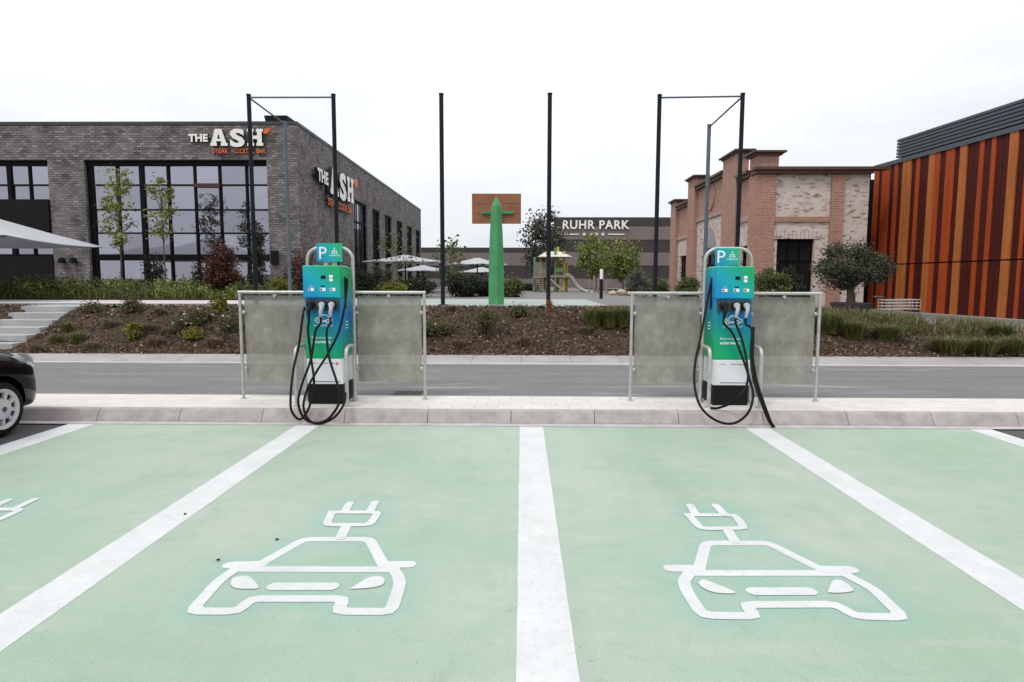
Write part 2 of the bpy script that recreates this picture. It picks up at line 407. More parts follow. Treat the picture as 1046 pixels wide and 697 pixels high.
M_coping = mat('dark_metal_coping', (.05, .052, .055), .5, .4, var=.1)
M_steel = mat('galvanised_steel', (.44, .43, .41), .45, .4, var=.15, vs=9)
M_pole = mat('dark_grey_pole', (.012, .015, .022), .55, 0, var=.15, spec=.12)
M_pole2 = mat('grey_galvanised_pole', (.10, .125, .145), .5, .3, var=.15)
M_pglass = m_panelglass()
M_white = mat('white_paint', (.74, .74, .74), .4, var=.05)
M_lowpanel = mat('white_cabinet', (.74, .75, .78), .4, var=.06, vs=2)
M_black = mat('black_plastic', (.007, .007, .008), .5, var=.2, spec=.2)
M_rubber = mat('black_rubber', (.006, .006, .006), .6, var=.2, spec=.15)
M_sock = mat('grey_socket_plate', (.045, .055, .07), .5, var=.1)
M_plugw = mat('pale_plug', (.42, .43, .46), .4, var=.05)
M_head = m_grad('head_gradient', 1.35, 1.45, -1.93, [(0, (.0, .25, .50)), (.28, TEAL), (.8, GREEN)])
M_cab = m_grad('cabinet_gradient', .55, 1.0, -.62, [(0, GREEN), (.25, (.0, .30, .22)), (.68, BLUE), (.95, TEAL), (1, GREEN)])
M_sign = m_grad('sign_gradient', 2.2, 1.1, -1.8, [(0, (.0, .24, .45)), (.5, (.0, .34, .40)), (1, (.01, .38, .16))])
M_signtxt = mat('sign_white', (.80, .82, .82), .4, var=.02)
M_greenpost = mat('green_post_paint', (.055, .25, .095), .5, var=.2, vs=3)
M_board = mat('brown_board_panel', (.27, .105, .050), .6, var=.2, vs=2)
def m_fabric():
    q = N('parasol_fabric'); q.set(.9, 0, .2); c = q.ramp(q.noise(3, 4), [(.3, (.54, .55, .57)), (.7, (.60, .61, .63))]); q.base(c)
    tr = q.n('ShaderNodeBsdfTranslucent'); q.l(c, tr.inputs[0]); mx = q.n('ShaderNodeMixShader'); mx.inputs[0].default_value = .38
    q.l(q.b.outputs[0], mx.inputs[1]); q.l(tr.outputs[0], mx.inputs[2]); q.l(mx.outputs[0], q.o.inputs[0]); return q.m
M_canopy = m_fabric()
M_pgreen = mat('green_playpost', (.10, .24, .11), .5, var=.1)
M_pyell = mat('yellow_playpost', (.42, .35, .05), .5, var=.1)
M_wood = mat('weathered_timber', (.24, .20, .165), .85, var=.25, vs=5)
M_mallA = mat('mall_brown_panel', (.165, .130, .124), .55, var=.1, vs=.3)
M_mallB = mat('mall_dark_band', (.040, .030, .030), .5, var=.15, vs=.3)
M_letter = mat('white_letters', (.78, .76, .70), .5, var=.04)
M_letback = mat('letter_sides', (.03, .03, .03), .6)
M_orange = mat('orange_sign_paint', (.62, .13, .035), .5, var=.1)
M_rock = mat('sand_stone', (.42, .34, .26), .9, var=.25, vs=3)
M_pot = mat('dark_planter', (.055, .052, .060), .6, var=.2)
M_louvre = mat('grey_louvre', (.075, .088, .105), .5, .3, var=.08)
def m_plank(name, c):
    q = N(name); q.set(.6, 0, .15)
    mp = q.n('ShaderNodeMapping'); mp.inputs['Scale'].default_value = (7, 7, .35); q.l(q.coord(), mp.inputs[0])
    q.base(q.ramp(q.noise(1.3, 6, .65, mp.outputs[0], .6), [(.25, mul(c, .68)), (.7, mul(c, 1.2))])); return q.m
M_pk = {'m': m_plank('maroon_plank', (.062, .010, .007)), 'o': m_plank('orange_plank', (.34, .058, .014)), 't': m_plank('tan_plank', (.38, .122, .034))}
L_light = leafmat('light_green_leaf', (.10, .13, .03), (.32, .34, .10))
L_mid = leafmat('mid_green_leaf', (.045, .060, .020), (.17, .19, .06))
L_dark = leafmat('dark_green_leaf', (.012, .018, .010), (.045, .058, .028))
L_olive = leafmat('olive_leaf', (.030, .034, .022), (.13, .135, .092))
L_red = leafmat('red_leaf', (.035, .013, .010), (.15, .055, .038))
L_yell = leafmat('yellow_green_leaf', (.09, .095, .014), (.26, .25, .045))
L_grass = leafmat('grass_blade', (.058, .068, .017), (.21, .215, .068), .2)
L_dull = leafmat('dull_olive_leaf', (.040, .042, .016), (.15, .145, .06))
L_grassy = leafmat('yellow_grass_blade', (.06, .075, .016), (.20, .22, .06), .2)
L_dry = leafmat('dry_grass', (.10, .065, .042), (.27, .19, .13), .2)
L_greyg = leafmat('grey_green_leaf', (.06, .065, .05), (.19, .20, .16))
M_carpaint = mat('black_car_paint', (.002, .002, .003), .1, 0, var=.1, spec=.3)
M_cover = mat('silver_wheel_cover', (.47, .45, .47), .35, .2, var=.05)
M_lamp = m_window('headlamp_glass', (.8, .82, .85), .45, (.35, .37, .4))

# ------------------------------------------------------------------ ground
def sst(a, b, x): t = min(1, max(0, (x - a) / (b - a))); return t * t * (3 - 2 * t)
def zc(X): return 1.1 - .78 * sst(2.5, 17, X)
BY0, BY1 = 12.98, 15.5
def terrain(X, Y):
    if Y < BY0: return .19
    k = min(1, (Y - BY0) / (BY1 - BY0)); k = k * .55 + .45 * (k * k * (3 - 2 * k))
    return .19 + (zc(X) - .19) * k
def sheet(name, x0, x1, y0, y1, z, m):
    b = MB(); b.add([(x0, y0, z), (x1, y0, z), (x1, y1, z), (x0, y1, z)], [(0, 1, 2, 3)]); return struct(b.build(name, m))
sheet('ground', -2500, 2500, -2500, 2500, -.012, M_lot)
K0, K1, P1, R1 = 7.42, 7.57, 8.64, 12.12
LX = {'a': (-5.54, -5.22), 'b': (-2.74, -2.46), 'c': (-.02, .26), 'd': (2.69, 2.98), 'e': (5.35, 5.62)}
FXs = np.linspace(LX['a'][0], LX['e'][1], 224); FYs = np.linspace(1.75, K0, 114)
b = MB(); b.v = [(x, y, 0.) for y in FYs for x in FXs]
b.f = [(j * 224 + i, j * 224 + i + 1, (j + 1) * 224 + i + 1, (j + 1) * 224 + i) for j in range(113) for i in range(223)]
floor = struct(link('green_bay_floor', b.mesh('green_bay_floor'), M_green)); SPRAY = np.zeros(224 * 114)
sheet('gutter', -60, 60, K0, K1, .003, M_gutter)
b = MB(); x = -0.13 - 58 * 1.035
while x < 60:
    prof = [(K1, -.05), (K1, .012), (K1 + .072, .135), (K1 + .092, .15), (K1 + .16, .15), (K1 + .16, -.05)]
    b.prism(prof, x + .004, x + 1.031, lambda a, c, h: (h, a, c)); x += 1.035
struct(b.build('kerb', M_kerb))
b = MB(); b.box(-60, 60, K1 + .12, K1 + .15, -.05, .138); struct(b.build('kerb_joint', mat('joint_dirt', (.10, .09, .08), .9)))
b = MB(); b.box(-60, 60, K1 + .162, P1, -.05, .147); struct(b.build('pavement', M_pave))
b = MB(); b.box(-90, 90, P1 + .002, R1, -.05, .122); struct(b.build('road', M_road))
b = MB(); x = -60
while x < 60: b.prism([(R1 + .13, -.05), (R1 + .13, .142), (BY0 + .05, .205), (BY0 + .05, -.05)], x + .004, x + .996, lambda u, v, h: (h, u, v)); x += 1.0
struct(b.build('far_kerb', mat('pale_kerb', (.30, .275, .268), .8, var=.15, vs=2)))
b = MB(); b.box(-60, 60, R1 + .002, R1 + .126, -.05, .140); struct(b.build('kerb_edge', mat('kerb_edge_concrete', (.46, .45, .44), .8, var=.15, vs=4)))
# mulch bank, terrace
rng = np.random.default_rng(3)
b = MB(); xs = np.arange(-45, 45.01, .3); ys = np.linspace(BY0, BY1 + .9, 22); nx = len(xs)
vs = []
for y in ys:
    for x in xs:
        e = 0 if y < BY0 + .05 else rng.normal() * .016 + .03 * math.sin(x * 1.7 + y) * math.sin(y * 2.1 + x * .6)
        if y > BY1 + .2: e = -.05
        vs.append((x, y, terrain(x, y) + e))
fs = [(j * nx + i, j * nx + i + 1, (j + 1) * nx + i + 1, (j + 1) * nx + i) for j in range(len(ys) - 1) for i in range(nx - 1)
      if not (-12.4 < xs[i] + .15 < -11.05 and ys[j] > BY0 + .7)]
b.add(vs, fs); struct(b.build('mulch_bank', M_mulch, smooth=True))
n = 17000
cx = rng.uniform(-16, 16, n); cy = BY0 + (BY1 + .4 - BY0) * rng.uniform(0, 1, n)
k = ~((cx > -12.45) & (cx < -11.0)); cx, cy = cx[k], cy[k]
P = np.stack([cx, cy, [terrain(a, c) + .03 for a, c in zip(cx, cy)]], 1)
o = leafobj('bark_chips', P, .042, M_chip, None, rng, 1.2, .45); tag(o, 'brown bark chips scattered over the mulch bank', 'bark mulch', kind='stuff')
# plaza sheet following the slope down to the right
b = MB(); xs = np.arange(-140, 141, 2.); ys = [BY1 + .35, 19, 24, 30, 40, 80, 200]
nx = len(xs); b.add([(x, y, zc(x)) for y in ys for x in xs], [(j * nx + i, j * nx + i + 1, (j + 1) * nx + i + 1, (j + 1) * nx + i) for j in range(len(ys) - 1) for i in range(nx - 1)])
struct(b.build('plaza', M_plaza))
sheet('path', -45, -7.65, 17.4, 20.4, 1.106, mat('path_concrete', (.45, .43, .42), .8, var=.1))
sheet('court', -7.6, 2.3, 16.2, 22.6, 1.106, M_court)
b = MB(); b.box(-40, -8.0, 20.7, 26.2, .9, 1.16); struct(b.build('planting_bed', M_mulch))

# bay lines
def strip(name, x0, x1, y0, y1, z, label):
    b = MB(); n = 40; L, Rr = [], []
    for i in range(n + 1):
        y = y0 + (y1 - y0) * i / n
        L.append((x0 + random.gauss(0, .0012), y, z)); Rr.append((x1 + random.gauss(0, .0012), y, z))
    b.add(L + Rr, [(i, n + 1 + i, n + 2 + i, i + 1) for i in range(n)])
    return tag(b.build(name, M_paint), label, 'bay line', 'white parking bay lines')
for key, lab in (('a', 'white bay line beside the black car, edging the green floor'), ('b', 'white bay line that runs up to the left charging station'),
                 ('c', 'broad white bay line in the middle, between the two car pictograms'), ('d', 'white bay line that runs up to the right charging station'),
                 ('e', 'short white bay line at the far right edge of the green floor')):
    strip('bay_line', *LX[key], 1.75, K0 - .01, .0018, lab)

# ------------------------------------------------------------------ pictograms
def stroke_mesh(polys, fills, z):
    b = MB(); k = [0]
    def zz(): k[0] += 1; return z + .00012 * k[0]
    for pts, w in polys:
        closed = (Vector(pts[0]) - Vector(pts[-1])).length < 1e-6
        P = [Vector(p) for p in pts]
        if closed: P = P[:-1]
        n = len(P); L = []; Rr = []
        for i in range(n):
            a = P[(i - 1) % n] if closed or i > 0 else None; c = P[(i + 1) % n] if closed or i < n - 1 else None
            d1 = (P[i] - a).normalized() if a is not None else None; d2 = (c - P[i]).normalized() if c is not None else None
            d1 = d1 if d1 is not None else d2; d2 = d2 if d2 is not None else d1
            n1 = Vector((-d1.y, d1.x)); n2 = Vector((-d2.y, d2.x)); m = (n1 + n2)
            m = m.normalized() if m.length > .05 else n1
            q = w / 2 / max(.45, m.dot(n1)); L.append(P[i] + m * q); Rr.append(P[i] - m * q)
        h = zz()
        b.add([(p.x, p.y, h) for p in L + Rr], [(i, n + i, n + (i + 1) % n, (i + 1) % n) for i in range(n if closed else n - 1)])
        if not closed:                       # rounded ends
            for e, d in ((P[0], P[0] - P[1]), (P[-1], P[-1] - P[-2])):
                a0 = math.atan2(d.y, d.x); h = zz()
                b.add([(e.x + w / 2 * math.cos(a0 - math.pi / 2 + math.pi * j / 8), e.y + w / 2 * math.sin(a0 - math.pi / 2 + math.pi * j / 8), h) for j in range(9)], [tuple(range(9))])
    for pts in fills:
        q = spline([Vector((p[0], p[1], 0)) for p in list(pts) + [pts[0]]], 4)[:-1]; h = zz()
        b.add([(p.x, p.y, h) for p in q], [tuple(range(len(q)))])
    return b
def g2(ox, oy, k, pts): return [tuple(gnd(ox + x * k, oy + y * k)[:2]) for x, y in pts]
def rnd(pts, d=.05, skip=()):               # round the corners of a polyline
    out = [Vector(pts[0])]
    for i in range(1, len(pts) - 1):
        a, c, e = Vector(pts[i - 1]), Vector(pts[i]), Vector(pts[i + 1])
        q = min(d, .4 * (a - c).length, .4 * (e - c).length)
        s, t = c + (a - c).normalized() * q, c + (e - c).normalized() * q
        out += [s, (s + t) / 4 + c / 2, t]
    return [tuple(p) for p in out + [Vector(pts[-1])]]
def pictogram(label, ox, oy, strokes, fills, shifts=(0,)):
    k = .2581; W = .072
    polys = [(rnd(g2(ox, oy, k, p)), W * s) for p, s in strokes]; fl = [g2(ox, oy, k, p) for p in fills]
    t = thing('car_pictogram', label, 'painted pictogram', (0, 0, 0), 'electric car pictograms painted on the bays')
    o = stroke_mesh(polys, fl, .0015).build('outline', M_paint, t)
    # teal stencil pigment around the strokes, stored as a pigment map of the floor
    segs = [(Vector(p[i]), Vector(p[i + 1])) for p, _ in polys for i in range(len(p) - 1)]
    A = np.array([s[0] for s in segs]); D = np.array([s[1] - s[0] for s in segs]); DD = (D ** 2).sum(1) + 1e-9
    GX, GY = np.meshgrid(FXs, FYs)
    for dx in shifts:
        Q = np.stack([GX.ravel() - dx, GY.ravel()], 1)
        tt = np.clip(((Q[:, None] - A[None]) * D[None]).sum(2) / DD, 0, 1)
        dist = np.sqrt((((A[None] + D[None] * tt[..., None]) - Q[:, None]) ** 2).sum(2)).min(1)
        np.maximum(SPRAY, np.clip(1.25 - dist / .18, 0, 1) ** 1.2 * .6, out=SPRAY)
    return t
s1 = [([(370, 297), (545, 198), (805, 198), (862, 306)], 1), ([(272, 316), (900, 318)], 1.05),
      ([(250, 301), (372, 297)], 1.25), ([(868, 299), (962, 298)], 1.25),
      ([(272, 318), (205, 365), (100, 484), (285, 484), (335, 434), (705, 434), (675, 484), (888, 486), (925, 375), (915, 338), (895, 318)], 1),
      ([(428, 386), (652, 386)], 1.25), ([(690, 192), (712, 146)], 1),
      ([(655, 92), (838, 92), (805, 142), (632, 142), (655, 92)], .85), ([(705, 90), (726, 55)], .9), ([(805, 90), (826, 52)], .9)]
f1 = [[(252, 378), (264, 355), (305, 345), (332, 351), (366, 391), (320, 397), (272, 393)], [(725, 397), (800, 352), (848, 348), (864, 362), (852, 382), (795, 394)]]
s2 = [([(170, 320), (197, 213), (445, 213), (655, 318)], 1), ([(130, 332), (748, 332)], 1.05), ([(58, 313), (152, 314)], 1.25), ([(658, 317), (772, 319)], 1.25),
      ([(135, 334), (108, 362), (122, 405), (185, 500), (395, 503), (352, 458), (715, 456), (785, 503), (978, 508), (860, 395), (742, 334)], 1),
      ([(388, 405), (606, 405)], 1.25), ([(312, 206), (282, 160)], 1),
      ([(130, 103), (312, 103), (352, 155), (178, 157), (130, 103)], .85), ([(157, 100), (135, 65)], .9), ([(270, 100), (236, 65)], .9)]
f2 = [[(166, 372), (185, 360), (215, 368), (316, 411), (240, 412), (188, 394)], [(679, 411), (701, 364), (740, 366), (783, 400), (764, 409), (720, 413)]]
pa = pictogram('white outline electric car with plug painted on the bay left of the middle line', 170, 500, s1, f1, (0, -2.74))
pb = pictogram('white outline electric car with plug painted on the bay right of the middle line', 670, 500, s2, f2)
att = floor.data.attributes.new('overspray', 'FLOAT', 'POINT'); att.data.foreach_set('value', SPRAY.astype(np.float32))
pc = copy_tree(pa); pc.location.x = -2.74
pc['label'] = 'white car pictogram cut off by the left picture edge, only its plug prongs showing'

# drain grate at the road edge
g = thing('drain_grate', 'slotted iron drain grate in the road beside the left guard rail', 'drain grate', (-1.66, 8.95, .124))
b = MB(); b.box(-.22, .22, -.17, .17, 0, .006); b.build('grate_plate', mat('cast_iron', (.07, .068, .066), .6, .4), g)
b = MB()
for i in range(6):
    x = -.17 + i * .065
    b.add([(x, -.13, .0085), (x + .03, -.13, .0085), (x + .055, .13, .0085), (x + .025, .13, .0085)], [(0, 1, 2, 3)])
b.build('slots', M_dark, g)
# small stones / dirt specks on the bays
for i, (px, py, lab) in enumerate([(283, 552, 'small dark stone lying left of the left pictogram plug'), (223, 573, 'small dark stone lying above the left pictogram mirror'), (189, 526, 'tiny dark stone on the white line left of the left pictogram')]):
    p = gnd(px, py); b = MB(); b.lathe([(.003, 0), (.011, .001), (.012, .004), (.005, .007)], 7, Matrix.Rotation(i, 4, 'Z') @ Matrix.Diagonal((1.2, .8, 1, 1)))
    o = b.build('stone', M_dark); o.location = (p.x, p.y, .006); tag(o, lab, 'stone', 'small stones on the bay floor')

# ------------------------------------------------------------------ charging stations
def guard_rail(label, x0, x1, cx, Y):
    """stainless frame with two glass panels; an arch carries the parking sign"""
    t = thing('guard_rail', label, 'guard rail', (cx, Y, .147), 'glass guard rails behind the charging stations')
    r = .021; z1 = 1.45; a = .305
    for x in (x0 - cx, x1 - cx):
        b = MB(); b.tube([(x, 0, .0), (x, 0, z1)], r, 12); b.lathe([(.045, 0), (.045, .008), (.024, .009)], 14, Matrix.Translation((x, 0, 0)))
        b.build('post', M_steel, t, smooth=True)
    for xa, xb in ((x0 - cx - r, -a), (a, x1 - cx + r)):
        b = MB(); b.tube([(xa, 0, z1), (xb, 0, z1)], r * 1.05, 12); b.build('top_rail', M_steel, t, smooth=True)
    pts = [(-a, 0, 0), (-a, 0, 1.88)] + [(-a + .16 - .16 * math.cos(k * math.pi / 12), 0, 1.88 + .16 * math.sin(k * math.pi / 12)) for k in range(1, 7)]
    pts += [(-p[0], 0, p[2]) for p in pts[::-1]]
    b = MB(); b.tube(pts, .023, 12); b.build('arch', M_steel, t, smooth=True)
    for xa, xb in ((x0 - cx + .045, -a - .035), (a + .035, x1 - cx - .045)):
        pl = []
        for (qx, qz, a0) in ((xb - .02, 1.405 - .02, 0), (xa + .02, 1.405 - .02, 90), (xa + .02, .235 + .02, 180), (xb - .02, .235 + .02, 270)):
            for k in range(5): an = R(a0 + k * 22.5); pl.append((qx + .02 * math.cos(an), qz + .02 * math.sin(an)))
        b = MB(); b.prism(pl, .0, .012, lambda u, v, h: (u, .03 + h, v))
        gp = b.build('glass_panel', M_pglass, t)
        for cxx, czz in ((xa, 1.18), (xa, .42), (xb, 1.18), (xb, .42), ((xa + xb) / 2, 1.40)):
            b = MB(); M = Matrix.Translation((cxx, -.012, czz)) @ Matrix.Rotation(R(-90), 4, 'X')
            b.lathe([(.016, 0), (.023, .005), (.023, .036), (.016, .041)], 12, M)
            if czz < 1.3: b.box(min(cxx, cxx + (-.06 if cxx == xa else .06)), max(cxx, cxx + (-.06 if cxx == xa else .06)), -.004, .012, czz - .01, czz + .01)
            else: b.box(cxx - .012, cxx + .012, .0, .02, czz - .02, czz + .05)
            b.build('clamp', M_steel, t)
    return t
GY = 8.36
guard_rail('steel rail with two grey glass panels behind the left charging station', -3.80, -1.31, -2.565, GY)
guard_rail('steel rail with two grey glass panels behind the right charging station', 1.47, 3.96, 2.73, GY)

def bollard(label, x, y, parent_z=.147):
    pts = [(0, -.19, 0), (0, -.19, .66)] + [(0, -.19 + .1 - .1 * math.cos(R(a)), .66 + .1 * math.sin(R(a))) for a in (22, 45, 67, 90)]
    pts += [(0, -p[1], p[2]) for p in pts[::-1]]
    b = MB(); b.tube(pts, .024, 12)
    for yy in (-.19, .19): b.lathe([(.05, 0), (.05, .007), (.026, .008)], 14, Matrix.Translation((0, yy, 0)))
    o = b.build('bollard_hoop', M_steel, smooth=True); o.location = (x, y, parent_z)
    return tag(o, label, 'hoop bollard', 'steel hoops guarding the charging stations')

def car_icon(parent, m, x, y, z, s):
    q = MB(); path = [(-1, 0), (-.95, .35), (-.5, .42), (-.25, .75), (.35, .75), (.65, .42), (1, .3), (1, 0), (.75, 0)]
    q.tube([(x + a * s, y, z + c * s) for a, c in path], s * .07, 6)
    q.tube([(x + .3 * s, y, z), (x - .35 * s, y, z)], s * .07, 6)
    for c0 in (-.62, .52):
        q.tube([(x + (c0 + .2 * math.cos(a)) * s, y, z + .2 * math.sin(a) * s) for a in np.linspace(0, 6.283, 13)], s * .06, 6)
    q.build('car_icon', m, parent)
def charger(label, cx, Y, side):
    """Y = front face; side=+1 the holster slot shows on the right flank, -1 on the left"""
    t = thing('charging_station', label, 'charging station', (cx, Y + .27, .147), 'green and blue charging stations')
    f = -.27
    b = MB(); b.box(-.225, .225, f + .02, .26, 0, .262); b.build('plinth', M_black, t, bevel=.008)
    b = MB(); b.box(-.235, .235, f + .012, .265, .265, .598); lp = b.build('lower_panel', M_lowpanel, t, bevel=.012)
    text('bochum charging', .022, M_sock, 'small_print', lp, (.06, f + .011, .535), 0, .001)
    text('service line', .018, M_sock, 'small_print', lp, (-.12, f + .011, .535), 0, .001)
    b = MB(); b.box(-.14, .2, f + .0085, f + .0115, .295, .303); b.build('vent_slot', M_sock, lp)
    b = MB(); b.lathe([(.012, 0), (.018, .0), (.018, .003), (.012, .003)], 14, Matrix.Translation((.165, f + .0115, .535)) @ Matrix.Rotation(R(90), 4, 'X')); b.build('round_badge', M_orange, lp)
    b = MB(); b.box(-.236, .236, f + .018, .265, .6, 1.785); b.build('cabinet', M_cab, t, bevel=.02, seg=3)
    b = MB(); b.box(-.24, .24, f - .022, .1, 1.385, 1.80); hd = b.build('head', M_head, t, bevel=.022, seg=3)
    fy = f - .0235
    b = MB(); b.box(-.005, .055, fy - .002, fy + .001, 1.63, 1.672); b.build('screen', M_black, hd)
    for k, z in enumerate((1.645, 1.60)):
        b = MB(); b.box(.102, .148, fy - .004, fy + .001, z - .002, z + .033); b.build('button_plate', M_signtxt, hd, bevel=.005)
    for x in (-.135, .015, .142):
        b = MB(); b.box(x - .035, x + .035, fy - .002, fy + .001, 1.475, 1.515); pl = b.build('socket_label', M_signtxt, hd, bevel=.0008)
        b = MB(); b.box(x - .028, x - .006, fy - .0035, fy - .0021, 1.482, 1.508); b.build('socket_symbol', M_sock, pl)
    text('CCS', .022, M_signtxt, 'small_print', hd, (-.135, fy - .001, 1.53), 0, .001)
    b = MB(); b.box(-.01, .04, fy - .002, fy + .001, 1.53, 1.545); b.build('card_slot', M_black, hd)
    # holster plate
    b = MB(); b.box(-.215, .215, f - .006, f + .017, 1.225, 1.365); b.build('holster_plate', M_sock, t, bevel=.01)
    plugs = []
    for i, (x, m) in enumerate(((-.14, M_black), (.01, M_plugw), (.135, M_plugw))):
        b = MB()
        M = Matrix.Translation((x, f - .015, 1.30)) @ Matrix.Rotation(R(90), 4, 'X')
        cb = MB(); cb.lathe([(.05, -.01), (.056, .0), (.056, .03), (.04, .045)], 14, M)
        b.lathe([(.038, .03), (.040, .06), (.034, .085), (.02, .09)], 14, M)
        b.tube([(x, f - .075, 1.305), (x + .004, f - .10, 1.26), (x - .008, f - .10, 1.20), (x - .012, f - .085, 1.15)], [.022, .026, .022, .016], 10)
        pg = b.build('plug', m, t, smooth=True); cb.build('plug_collar', M_black, pg, smooth=True)
        if i == 1:
            b = MB(); b.tube([(x + .03, f - .02, 1.33), (x + .035, f - .07, 1.31), (x + .025, f - .08, 1.25)], .011, 8); b.build('plug_grip', M_head, pg)
        plugs.append(Vector((cx + x - .012, Y - .085 , .147 + 1.15)))
    car_icon(t, M_signtxt, .0, f + .0165, 1.085, .11)
    text('Stadtwerke Bochum', .034, M_signtxt, 'slogan', t, (0, f + .016, 1.02), 0, .0015, sx=.9)
    text('Bochum weiter', .042, M_signtxt, 'slogan', t, (-.16, f + .016, .86), 0, .0015, align='LEFT')
    text('unterwegs.', .058, M_signtxt, 'slogan', t, (-.16, f + .016, .80), 0, .0015, bold=.0012, align='LEFT')
    # holster slot and small icon on the visible flank
    sx = .2365 * side
    b = MB(); b.box(min(sx, sx + .012 * side), max(sx, sx + .012 * side), -.11, -.05, 1.25, 1.66); b.build('side_slot', M_black, t, bevel=.005)
    q = MB(); 
    for z, w in ((1.06, .05), (1.02, .06), (.98, .05)): q.box(min(sx, sx + .003 * side), max(sx, sx + .003 * side), -w - .02, w - .02, z, z + .012)
    q.build('side_mark', M_signtxt, t)
    return t, plugs
LC, LYF = -2.56, 7.98
RC, RYF = 2.72, 8.04
cl, plL = charger('left charging station, cables hanging in a knot over the kerb', LC, LYF, 1)
cr, plR = charger('right charging station, one cable end trailing off the kerb to the right', RC, RYF, -1)
def cable(root, pts, ox, oy, k, yoff, start=None, r=.0155):
    W = []
    for q in pts:
        px, py = ox + q[0] / k, oy + q[1] / k
        Y = q[2] if len(q) > 2 else (7.86 - .42 * sst(335, 428, py)) + yoff * (1 - sst(400, 430, py))
        W.append(at(px, py, Y))
    for w in W:
        if w.z < .165 and w.y > 7.52: w.z = .165
        w.z = max(w.z, .018)
    if start is not None: W = [start, start + Vector((0, -.01, -.08))] + W
    b = MB(); b.tube(spline(W, 8), r, 8)
    return b.build('cable', M_rubber, root, local=False, smooth=True)
o_ = (230, 235, 3.318)
cable(cl, [(281, 345), (292, 440), (301, 520), (285, 600), (255, 642), (226, 615), (222, 560), (232, 470), (250, 390), (262, 300), (269, 262, 8.02)], *o_, 0, plL[0])
cable(cl, [(306, 345), (290, 440), (258, 530), (248, 590), (270, 640), (320, 656), (370, 635), (402, 590), (408, 545, 7.92)], *o_, -.02, plL[1])
cable(cl, [(344, 345), (352, 430), (378, 515), (390, 575), (350, 640), (295, 652), (266, 605), (278, 540), (310, 480), (348, 420), (385, 345), (405, 260, 7.92), (413, 190, 8.12), (412, 165, 8.16)], *o_, -.04, plL[2])
o_ = (630, 235, 3.318)
cable(cr, [(392, 350), (425, 430), (448, 500), (462, 560), (445, 620), (395, 656), (335, 645), (285, 600), (264, 530), (266, 450), (283, 370), (300, 280, 8.1), (314, 205, 8.22), (319, 180, 8.26)], *o_, .05, plR[0])
cable(cr, [(424, 370), (441, 450), (442, 520), (405, 575), (350, 602, 7.72), (318, 606, 7.78)], *o_, .04, plR[1])
cable(cr, [(458, 340), (455, 430), (465, 510), (488, 580), (512, 640), (528, 668), (532, 672), (522, 650), (496, 580), (474, 510), (462, 440), (462, 395, 8.0), (464, 330, 8.2)], *o_, .02, plR[2])
for cx, yf, lab in ((LC, LYF, 'left'), (RC, RYF, 'right')):
    bollard(f'steel hoop bollard on the left side of the {lab} charging station', cx - .325, yf + .06)
    bollard(f'steel hoop bollard on the right side of the {lab} charging station', cx + .325, yf + .06)
# parking signs on the arches
def psign(label, px0, py0, px1, py1):
    a, c = at(px0, py1, 8.30), at(px1, py0, 8.30); cx, w, h = (a.x + c.x) / 2, c.x - a.x, c.z - a.z
    t = thing('parking_sign', label, 'parking sign', (cx, 8.315, a.z), 'parking signs over the charging stations')
    b = MB(); b.box(-w / 2, w / 2, -.008, .012, 0, h); b.build('sign_plate', m_grad('sign_gradient', 2.2, 1.6, .35, [(0, (.0, .20, .45)), (.45, (.0, .34, .42)), (1, (.02, .40, .16))]), t, bevel=.0025)
    text('P', .235, M_signtxt, 'letter', t, (-w * .27, -.0085, .035), 0, .0015)
    text('LADEPLATZ', .026, M_signtxt, 'small_print', t, (w * .2, -.0085, .075), 0, .0012, bold=.0006)
    b = MB()
    for x, z in ((.0, .175), (-.022, .14), (.022, .14), (0, .145), (-.03, .115), (.03, .115), (0, .115)):
        b.lathe([(.010, 0), (.010, .0015)], 10, Matrix.Translation((w * .2 + x, -.0085, z)) @ Matrix.Rotation(R(90), 4, 'X'))
    b.build('emblem', M_signtxt, t)
    for x in (-.06, .06): MB().box(x - .03, x + .03, .014, .028, -.045, .05).build('bracket', M_steel, t)
    return t
psign('blue green P sign on the arch above the left charging station', 323.5, 248.5, 349, 267.5)
psign('blue green P sign on the arch above the right charging station', 730.5, 253.5, 756, 271.5)

